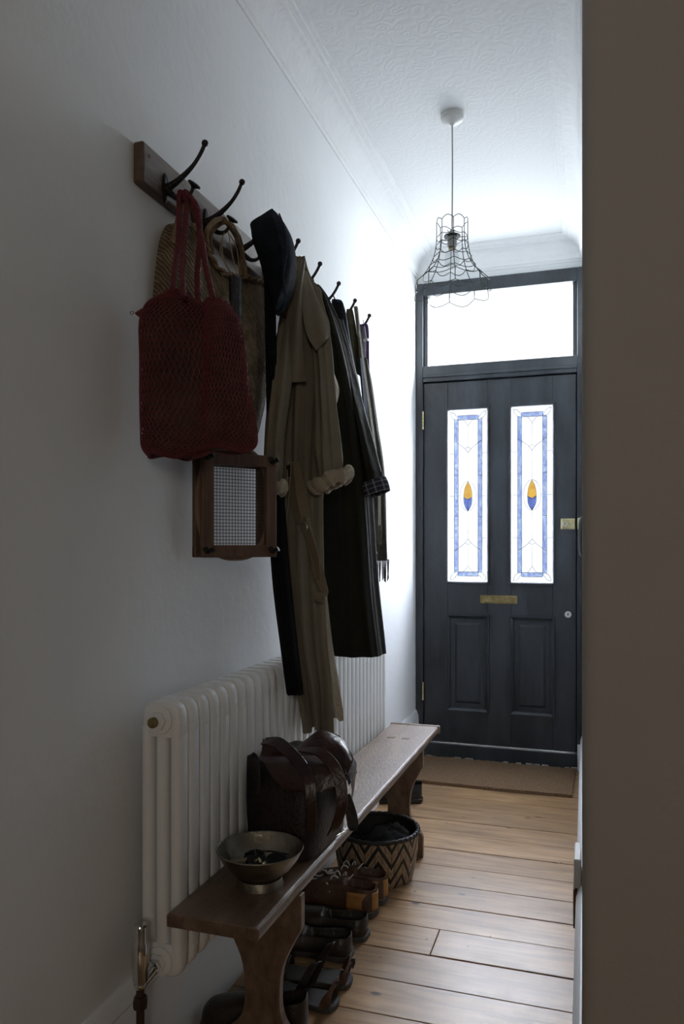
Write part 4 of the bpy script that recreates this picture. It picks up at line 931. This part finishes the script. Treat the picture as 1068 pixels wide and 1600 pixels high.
# sunglasses and keys in the bowl
sg = empty('sunglasses', (bw_[0], bw_[1], BZ + 0.03), 'dark sunglasses lying folded in the metal bowl', 'sunglasses')
for sx in (-1, 1):
    c = V((bw_[0] + 0.010 + 0.026 * sx, bw_[1] + 0.008, BZ + 0.052)); ax = V((0.15, -0.55, 0.8)).normalized(); a = V((1, 0.2, 0)).normalized(); b2 = ax.cross(a)
    pts = [c + a * 0.023 * math.cos(t) + b2 * 0.018 * math.sin(t) for t in [2 * PI * k2 / 28 for k2 in range(28)]]
    fr_ = MB().tube(pts, 0.0022, 8, loop=True).build('rim', M['shoe_black'], sg)
    le = MB(); le.rings([[q + ax * o for q in pts] for o in (-.0006, .0006)]); le.build('lens', M['shoe_black'], fr_)
sgt = MB(); q0 = V((bw_[0] - 0.04, bw_[1] + 0.006, BZ + 0.058)); sgt.tube(SP([q0, q0 + V((0.05, 0.02, 0.004)), q0 + V((0.095, 0.026, 0.0))], 14), 0.002, 6); sgt.build('temple', M['shoe_black'], sg)
ky = empty('key_ring', (bw_[0] - .02, bw_[1] - .01, BZ + 0.03), 'bunch of small keys on a ring in the metal bowl', 'keys')
c = V((bw_[0] - 0.006, bw_[1] + 0.012, BZ + 0.064)); MB().tube([c + V((0.013 * math.cos(t), 0.002, 0.011 * math.sin(t))) for t in [2 * PI * k2 / 24 for k2 in range(24)]], 0.0009, 6, loop=True).build('ring', M['steel'], ky)
for j, an in enumerate((-2.6, -2.2, -1.5, -0.9)):
    dr = V((math.cos(an), math.sin(an) * .5, -0.35)).normalized(); kk_ = MB(); s0 = c + V((0, 0, -0.012)); sdv = dr.cross(V((0, 0, 1))).normalized()
    kk_.ribbon([s0, s0 + dr * 0.012, s0 + dr * 0.016, s0 + dr * 0.046], sdv, [0.006, 0.018, 0.008, 0.006], 0.002); kk_.build('key', M['brass'] if j % 2 else M['steel'], ky)
fob = MB(); fob.obox(c + V((-0.045, -0.022, -0.018)), 0.022, 0.009, 0.002, V((0.95, 0.2, 0.2)).normalized(), V((-.2, .95, 0)).normalized(), V((-.2, 0, .95)).normalized()); fob.build('fob', M['twine'], ky, bevel=0.002)

def satchel():
    s = empty('leather_satchel', (0.22, 1.85, BZ), 'dark oxblood leather satchel slumped on the bench behind the bowl', 'bag')
    rows = []
    for z, x0, x1, y0, y1 in ((0, .165, .322, 1.665, 1.935), (.006, .158, .330, 1.655, 1.945), (.06, .150, .334, 1.655, 1.950), (.13, .142, .336, 1.670, 1.950), (.18, .142, .334, 1.690, 1.945), (.205, .150, .325, 1.71, 1.93), (.22, .175, .305, 1.74, 1.90)):
        ring = []
        for k2 in range(72):
            t = 2 * PI * k2 / 72; ca, sa = math.cos(t), math.sin(t)
            f = 0.004 * math.sin(7 * t + z * 30) * (z / .2)
            ring.append(V(((x0 + x1) / 2 + ((x1 - x0) / 2 + f) * math.copysign(abs(ca) ** .45, ca), (y0 + y1) / 2 + ((y1 - y0) / 2 + f) * math.copysign(abs(sa) ** .45, sa), BZ + z)))
        rows.append(ring)
    mb = MB(); mb.rings(rows); mb.build('body', M['dark_leather'], s, angle=50)
    # front flap, brown, round lower edge
    fp = MB(); fp.sheet([P(404, 1182, y=1.69), P(412, 1192, y=1.66), P(424, 1212, y=1.645), P(446, 1234, y=1.64), P(470, 1237, y=1.64)], [P(505, 1180, y=1.74), P(515, 1190, y=1.68), P(522, 1205, y=1.66), P(524, 1226, y=1.65), P(514, 1236, y=1.645)], 26, 18, 0.004, bulge=0.010, bd=(0.35, -0.93, 0.1)); fp.build('front_flap', M['leather'], s)
    # big curled flap lobe behind
    lo = MB(); lo.sheet([P(458, 1172, y=1.80), P(478, 1155, y=1.84), P(500, 1141, y=1.86), P(524, 1148, y=1.85), P(541, 1162, y=1.83), P(550, 1186, y=1.80)], [P(470, 1190, y=1.74), P(490, 1192, y=1.75), P(508, 1194, y=1.76), P(522, 1198, y=1.76), P(534, 1206, y=1.75), P(543, 1212, y=1.75)], 30, 14, 0.005, bulge=0.020, bd=(0.3, -0.5, 0.8)); lo.build('top_flap', M['leather'], s)
    b2_ = MB(); b2_.sheet([P(500, 1141, y=1.87), P(530, 1150, y=1.88), P(550, 1180, y=1.90), P(557, 1205, y=1.92)], [P(480, 1160, y=1.95), P(500, 1165, y=1.96), P(530, 1190, y=1.97), P(545, 1225, y=1.97)], 20, 10, 0.005, bd=(0, 0, 1)); b2_.build('gusset', M['leather'], s)
    side = MB(); side.sheet([P(541, 1210, y=1.80), P(546, 1215, y=1.80), P(550, 1240, y=1.81), P(543, 1262, y=1.81)], [P(552, 1184, y=1.86), P(557, 1196, y=1.87), P(553, 1230, y=1.90), P(548, 1260, y=1.88)], 18, 8, 0.004, bulge=.006); side.build('side_panel', M['leather'], s)
    # upright back pad on the left
    bp_ = MB(); bp_.sheet([P(387, 1182, y=1.70), P(386, 1200, y=1.69), P(386, 1260, y=1.68), P(390, 1325, y=1.675)], [P(397, 1176, y=1.70), P(405, 1190, y=1.69), P(410, 1260, y=1.68), P(412, 1330, y=1.675)], 20, 8, 0.010, bulge=0.004); bp_.build('back_pad', M['dark_leather'], s, bevel=0.002)
    # straps
    wd = V((0.55, 0.55, 0.45))
    for nm, pts, wv, mt_, th in (
        ('strap', [P(412, 1158, y=1.72), P(432, 1160, y=1.71), P(455, 1178, y=1.68), P(472, 1198, y=1.655), P(483, 1222, y=1.625), P(486, 1262, y=1.615), P(486, 1300, y=1.62)], [0.028, 0.034, 0.030, 0.028, 0.026, 0.024, 0.022], 'leather', 0.004),
        ('strap', [P(458, 1172, y=1.73), P(480, 1172, y=1.70), P(500, 1176, y=1.68), P(520, 1196, y=1.66), P(532, 1226, y=1.65), P(533, 1262, y=1.64), P(524, 1290, y=1.64), P(516, 1304, y=1.65)], [0.016, 0.024, 0.026, 0.028, 0.028, 0.026, 0.022, 0.018], 'leather', 0.0045),
        ('strap_end', [P(540, 1242, y=1.79), P(546, 1262, y=1.785), P(550, 1280, y=1.78), P(551, 1292, y=1.775), P(551, 1298, y=1.77)], [0.022, 0.026, 0.028, 0.026, 0.014], 'dark_leather', 0.004)):
        m2 = MB(); pp_ = SP(pts, 40); ww = [x[0] for x in smooth_pts([[q] for q in wv], 40)]
        m2.ribbon(pp_, (0.8, 0.5, 0.35) if nm == 'strap' else (0.95, .2, 0), ww, th); so = m2.build(nm, M[mt_], s)
        if nm == 'strap_end':
            h_ = MB()
            for q in (P(541, 1275, y=1.778), P(545, 1284, y=1.776)): h_.sphere(q, 0.0014, 8)
            h_.build('stud_hole', M['plastic'], so)
    for pts in ([P(412, 1156, y=1.735), P(430, 1163, y=1.70), P(440, 1180, y=1.68)],):
        m2 = MB(); m2.sheet([P(411, 1155, y=1.74), P(409, 1175, y=1.73), P(404, 1186, y=1.71)], [P(428, 1158, y=1.74), P(446, 1176, y=1.73), P(446, 1194, y=1.70)], 12, 8, 0.005, bulge=.01); m2.build('handle_flap', M['leather'], s)
    bk_ = MB()
    for (a, b2) in (((518, 1300), (535, 1291)), ((522, 1308), (538, 1299)), ((535, 1291), (538, 1299)), ((518, 1300), (522, 1308))):
        bk_.tube([P(*a, z=BZ + 0.006), P(*b2, z=BZ + 0.006)], 0.0016, 8)
    bk_.build('buckle', M['steel'], s)
    m2 = MB(); m2.ribbon(SP([P(500, 1310, z=BZ + .006), P(512, 1306, z=BZ + .008), P(526, 1300, z=BZ + .006)], 10), (0.3, 0.9, 0), 0.018, 0.003); m2.build('buckle_strap', M['dark_leather'], s)
satchel()

# ------------------------------------------------------------------ under the bench
bx, by = 0.205, 2.665
bas = empty('woven_basket', (bx, by, 0), 'round woven basket with black and tan zigzag pattern under the bench', 'basket')
prof = [(0.128, 0.0), (0.132, 0.004), (0.142, 0.05), (0.150, 0.10), (0.152, 0.165), (0.146, 0.165), (0.143, 0.10), (0.135, 0.05), (0.122, 0.012), (0.0, 0.012)]
def cyl(p): return (math.atan2(p.y - by, p.x - bx) / (2 * PI) + 0.5, p.z / 0.165)
bb_ = MB().lathe(prof[:5], (bx, by, 0), 108, cap0=True, cap1=False); bb_.build('side', M['chevron'], bas, uvf=cyl)
MB().lathe(prof[4:], (bx, by, 0), 60, cap0=False, cap1=False).build('inner_wall', M['rim_black'], bas)
rm = MB(); rm.tube([(bx + 0.150 * math.cos(t), by + 0.150 * math.sin(t), 0.170 + 0.0015 * math.sin(40 * t)) for t in [2 * PI * k2 / 120 for k2 in range(120)]], 0.0075, 10, loop=True)
for k2 in range(44):
    t = 2 * PI * k2 / 44; ct = V((bx + 0.150 * math.cos(t), by + 0.150 * math.sin(t), 0.170)); rd = V((math.cos(t), math.sin(t), 0))
    rm.tube([ct + rd * 0.0085 * math.cos(a) + V((0, 0, 0.0085 * math.sin(a))) for a in [2 * PI * j / 12 for j in range(12)]], 0.0014, 5, loop=True)
rm.build('rim', M['rim_black'], bas)
def knit_lump(name, c, rx, ry, rz, mat, label, cat, seed, grp=None):
    mb = MB(); R = []
    for i in range(25):
        ph = PI * i / 24; ring = []
        for k2 in range(48):
            t = 2 * PI * k2 / 48; d = V((math.sin(ph) * math.cos(t), math.sin(ph) * math.sin(t), -math.cos(ph)))
            f = 1 + 0.22 * noise.noise(d * 2.2 + V((seed, 0, 0))) + 0.06 * math.sin(6 * t + 5 * ph)
            ring.append(V(c) + V((d.x * rx * f, d.y * ry * f, d.z * rz * f)))
        R.append(ring)
    mb.rings(R); return tag(mb.build(name, mat, org=c, angle=60), label, cat, grp)
knit_lump('knitted_jumper', (bx + 0.045, by + 0.035, 0.105), 0.085, 0.080, 0.065, M['knit'], 'charcoal knitted garment bundled in the zigzag basket', 'jumper', 1)
knit_lump('dark_fabric', (bx - 0.045, by - 0.035, 0.085), 0.07, 0.085, 0.055, M['black_cloth'], 'black cloth bundled beside the charcoal knit in the zigzag basket', 'cloth', 4)

# shoes: heel at the origin, toe towards -x
def shoe_mesh(L=0.28, W=0.045, Hh=0.075, Hi=0.05, Ht=0.045, open_end=0.42, z0=0.018, deep=0.05):
    R = []; n = 40
    for i in range(n + 1):
        s = i / n; x = -L * s
        w_ = W * (0.62 + 0.32 * math.sin(min(1, s / 0.12) * PI / 2)) * (1 - 0.14 * math.sin(PI * min(1, max(0, (s - .2) / .4)))) if s < .6 else W * (0.94 + 0.08 * math.sin((s - .6) / .2 * PI / 2)) if s < .8 else W * 1.02 * math.sqrt(max(0.0, 1 - ((s - .8) / .203) ** 2)) 
        if s < 0.03: w_ *= (s / 0.03) ** 0.5 * .6 + .4
        h = lerp(Hh, Hi, min(1, s / open_end)) if s < open_end else lerp(Hi * 1.05, Ht * .8, ((s - open_end) / (1 - open_end)) ** 1.2)
        if s > .9: h *= math.sqrt(max(0.08, 1 - ((s - .9) / .105) ** 2))
        cav = 1.0 if s < open_end - .04 else max(0, 1 - (s - open_end + .04) / .06)
        if s < 0.035: cav *= max(0, (s - 0.012) / 0.023) if s > .012 else 0
        c = min(h - 0.006, deep) * cav
        crown = (1 - cav) * 0.010
        prof_ = [(-1, 0), (-1.05, .25), (-1.0, .55), (-.86, .85), (-.78, 1.0)]
        pts = [(a * w_, z0 + b_ * h) for a, b_ in prof_]
        pts += [(-.70 * w_, z0 + h - c * .25 + crown * .3), (-.62 * w_, z0 + h - c * .8 + crown * .6), (-.3 * w_, z0 + h - c + crown), (0, z0 + h - c + crown * 1.1)]
        pts += [(-a, z) for a, z in reversed(pts[:-1])]
        R.append([V((x, a, z)) for a, z in pts])
    mb = MB(); mb.rings(R); return mb
def sole_mesh(L, W, th, heel=0.0):
    mb = MB(); pts = []
    n = 48
    def hw(s):
        w_ = W * (0.68 + 0.3 * math.sin(min(1, s / 0.12) * PI / 2)) * (1 - 0.14 * math.sin(PI * min(1, max(0, (s - .2) / .4)))) if s < .6 else W * (0.98 + 0.07 * math.sin((s - .6) / .2 * PI / 2)) if s < .8 else W * 1.05 * math.sqrt(max(0.0, 1 - ((s - .8) / .205) ** 2))
        return w_ * min(1, (s / .02) ** .5 * .5 + .5)
    up_ = [(0.005 - (L + .008) * i / 30, hw(i / 30)) for i in range(31)]
    poly = up_ + [(x, -y) for x, y in reversed(up_)]
    mb.prism(poly, lambda p, d: (p[0], p[1], d), 0.001, th); 
    if heel: mb.prism([(x, y) for x, y in poly if x > -0.075], lambda p, d: (p[0], p[1], d), 0.0, th)
    return mb
def shoe(name, loc, rz, label, cat, upper, sole, heel=None, laces=False, group=None, **kw):
    r = empty(name, (0, 0, 0), label, cat, group); ORG[r.name] = V((0, 0, 0))
    L = kw.get('L', .28); W = kw.get('W', .045)
    u = shoe_mesh(**kw).build('upper', M[upper], r, angle=70)
    sole_mesh(L, W, kw.get('z0', .018) + .003).build('sole', M[sole], r, bevel=0.003)
    if heel:
        hc_ = MB(); Rr = []
        for i in range(7):
            t = i / 6; z = lerp(.022, .078, t); Rr.append([V((0.006 - 0.105 * (1 - math.cos(a)), 0.0475 * min(1, abs(math.sin(a)) * 1.25) * math.copysign(1, a) * (1 - .12 * t), z)) for a in [lerp(-1.45, 1.45, j / 24) for j in range(25)]])
        hc_.rings(Rr, closed=False); ho = hc_.build('heel_counter', M[heel], r); ho.modifiers.new('t', 'SOLIDIFY').thickness = 0.003
    if laces:
        rnd = random.Random(int(loc[1] * 100)); la = MB()
        for i in range(6):
            x = -0.125 - i * 0.019; zt = 0.018 + lerp(.062, .048, i / 6)
            la.tube(SP([(x, -.026, zt - .004), (x - .008, 0, zt + .012), (x, .026, zt - .004)], 12), 0.0028, 6)
            la.tube(SP([(x, .026, zt - .004), (x - .008, 0, zt + .013), (x - .014, -.026, zt - .006)], 12), 0.0028, 6)
        for a_, rx in ((0.5, .034), (2.4, .036), (1.5, .026), (3.6, .028)):
            c0 = V((-0.120, 0, 0.085)); pts = [c0 + V((rx * math.cos(a_) * math.sin(t) * 1.1 + .008 * math.sin(2 * t), rx * math.sin(a_) * math.sin(t) * 1.1, 0.022 * math.sin(t) ** 2 + .010 * math.sin(2 * t))) for t in [PI * k2 / 20 for k2 in range(21)]]
            la.tube(pts, 0.0021, 6)
            pts = [c0 + V((rx * math.cos(a_ + .5) * t * 1.7, rx * math.sin(a_ + .5) * t * 1.6, 0.016 * math.sin(3 * t) - .022 * t)) for t in [k2 / 14 for k2 in range(15)]]
            la.tube(pts, 0.0019, 6)
        for q_ in range(5):
            x0_ = rnd.uniform(-.20, -.11); y0_ = rnd.uniform(-.02, .02); pts = []; a_ = rnd.uniform(0, 6)
            p_ = V((x0_, y0_, 0.078))
            for i in range(9):
                a_ += rnd.uniform(-1.3, 1.6); p_ = p_ + V((math.cos(a_) * .015, math.sin(a_) * .014, rnd.uniform(-.006, .007)))
                p_.z = min(max(p_.z, 0.078), 0.104); p_.y = max(-.036, min(.036, p_.y)); pts.append(p_.copy())
            la.tube(SP(pts, 60), 0.0028, 6)
        la.build('lace', M['lace'], r)
    r.location = loc; r.rotation_euler = (0, 0, rz); return r
shoe('lace_up_shoe', (0.292, 2.475, 0), 0.08, 'brown lace-up shoe with amber heel, the one touching the zigzag basket', 'shoe', 'shoe_brown', 'sole', 'tan', True, Hh=.07, Hi=.075, Ht=.05, L=.27, deep=.045, open_end=.36)
shoe('lace_up_shoe', (0.285, 2.372, 0), -0.05, 'brown lace-up shoe with amber heel, nearer the loafers than its twin', 'shoe', 'shoe_brown', 'sole', 'tan', True, Hh=.07, Hi=.075, Ht=.05, L=.27, deep=.045, open_end=.36)
shoe('loafer', (0.298, 2.225, 0), 0.0, 'dark brown slip-on loafer beside the lace-up shoes', 'shoe', 'shoe_dark', 'sole', None, False, Hh=.052, Hi=.042, Ht=.04, L=.27, open_end=.5, z0=.014, deep=.035)
shoe('loafer', (0.284, 2.108, 0), 0.06, 'dark brown slip-on loafer beside the strappy sandals', 'shoe', 'shoe_dark', 'sole', None, False, Hh=.052, Hi=.042, Ht=.04, L=.27, open_end=.5, z0=.014, deep=.035)
def sandal(loc, rz, label, flip):
    r = empty('sandal', (0, 0, 0), label, 'sandal'); sole_mesh(.26, .04, .016).build('sole', M['sole'], r, bevel=.003)
    a = MB()
    a.ribbon(SP([(-.02, -.036, .016), (-.006, -.03, .05), (-.000, 0, .066), (-.006, .03, .05), (-.02, .036, .016)], 24), (0.1, 0, 1), 0.024, 0.003)
    heel_ = a.build('heel_strap', M['shoe_brown'], r)
    b_ = MB(); b_.ribbon(SP([(-.10, -.040, .016), (-.08, -.034, .060), (-.06, -.012, .100), (-.055, .012, .100), (-.08, .036, .058), (-.10, .040, .016)], 30), (0.9, 0, 0.4), 0.022, 0.003); b_.build('ankle_strap', M['shoe_dark'], r)
    c_ = MB(); c_.ribbon(SP([(-.19, -.044, .014), (-.19, -.034, .042), (-.19, 0, .054), (-.19, .034, .042), (-.19, .044, .014)], 24), (1, 0, 0), 0.045, 0.003); c_.build('toe_strap', M['shoe_dark'], r)
    t = MB(); q = V((-0.002, 0.0, 0.064)); 
    for j in range(6): t.tube(SP([q, q + V((.006 + .001 * j, .003 * (j - 2), .002)), q + V((.010 + .001 * (j % 3), .005 * (j - 2), -.016))], 8), 0.0012, 5)
    t.build('tassel', M['shoe_dark'], heel_)
    r.location = loc; r.rotation_euler = (0, 0, rz); return r
sandal((0.322, 1.975, 0), 0.12, 'dark strappy leather sandal beside the loafers, ankle strap standing up', 0)
sandal((0.318, 1.862, 0), -0.08, 'dark strappy leather sandal between its twin and the near bench leg', 1)
shoe('ankle_boot', (0.30, 1.70, 0), 0.05, 'almost black shoe in deep shade just behind the near bench leg', 'shoe', 'shoe_dark', 'sole', None, False, Hh=.10, Hi=.075, Ht=.05, L=.27, open_end=.4, deep=.07)
shoe('polished_shoe', (0.195, 3.50, 0), 0.35, 'shiny black shoe on the floor beyond the far bench leg', 'shoe', 'shoe_black', 'shoe_black', None, False, Hh=.07, Hi=.06, Ht=.05, L=.26, open_end=.38)

# ------------------------------------------------------------------ small fittings on the right wall
so = empty('wall_socket', (0.903, 2.42, 0.15), 'white socket with dark lower half on the right skirting, seen edge-on', 'socket')
MB().box((0.8955, 2.36, 0.175), (0.9165, 2.50, 0.262)).build('cover', M['plastic'], so, bevel=.004)
MB().box((0.8935, 2.36, 0.055), (0.905, 2.47, 0.172)).build('lower_plate', M['press_wood'], so, bevel=.004)
bx_ = MB(); bx_.rings([[V((xx, 3.80 + a * math.copysign(abs(math.cos(t)) ** .6, math.cos(t)), 1.235 + b_ * math.copysign(abs(math.sin(t)) ** .6, math.sin(t)))) for t in [2 * PI * k2 / 40 for k2 in range(40)]] for xx, a, b_ in ((0.9115, .055, .095), (0.902, .055, .095), (0.893, .045, .082), (0.890, .03, .06))])
tag(bx_.build('wall_box', simple('grey_green_plastic', (0.03, 0.036, 0.035), None, 0.9, spec=0.05), org=(0.905, 3.80, 1.235)), 'small dark rounded box on the right wall beside the brass door latch', 'box')
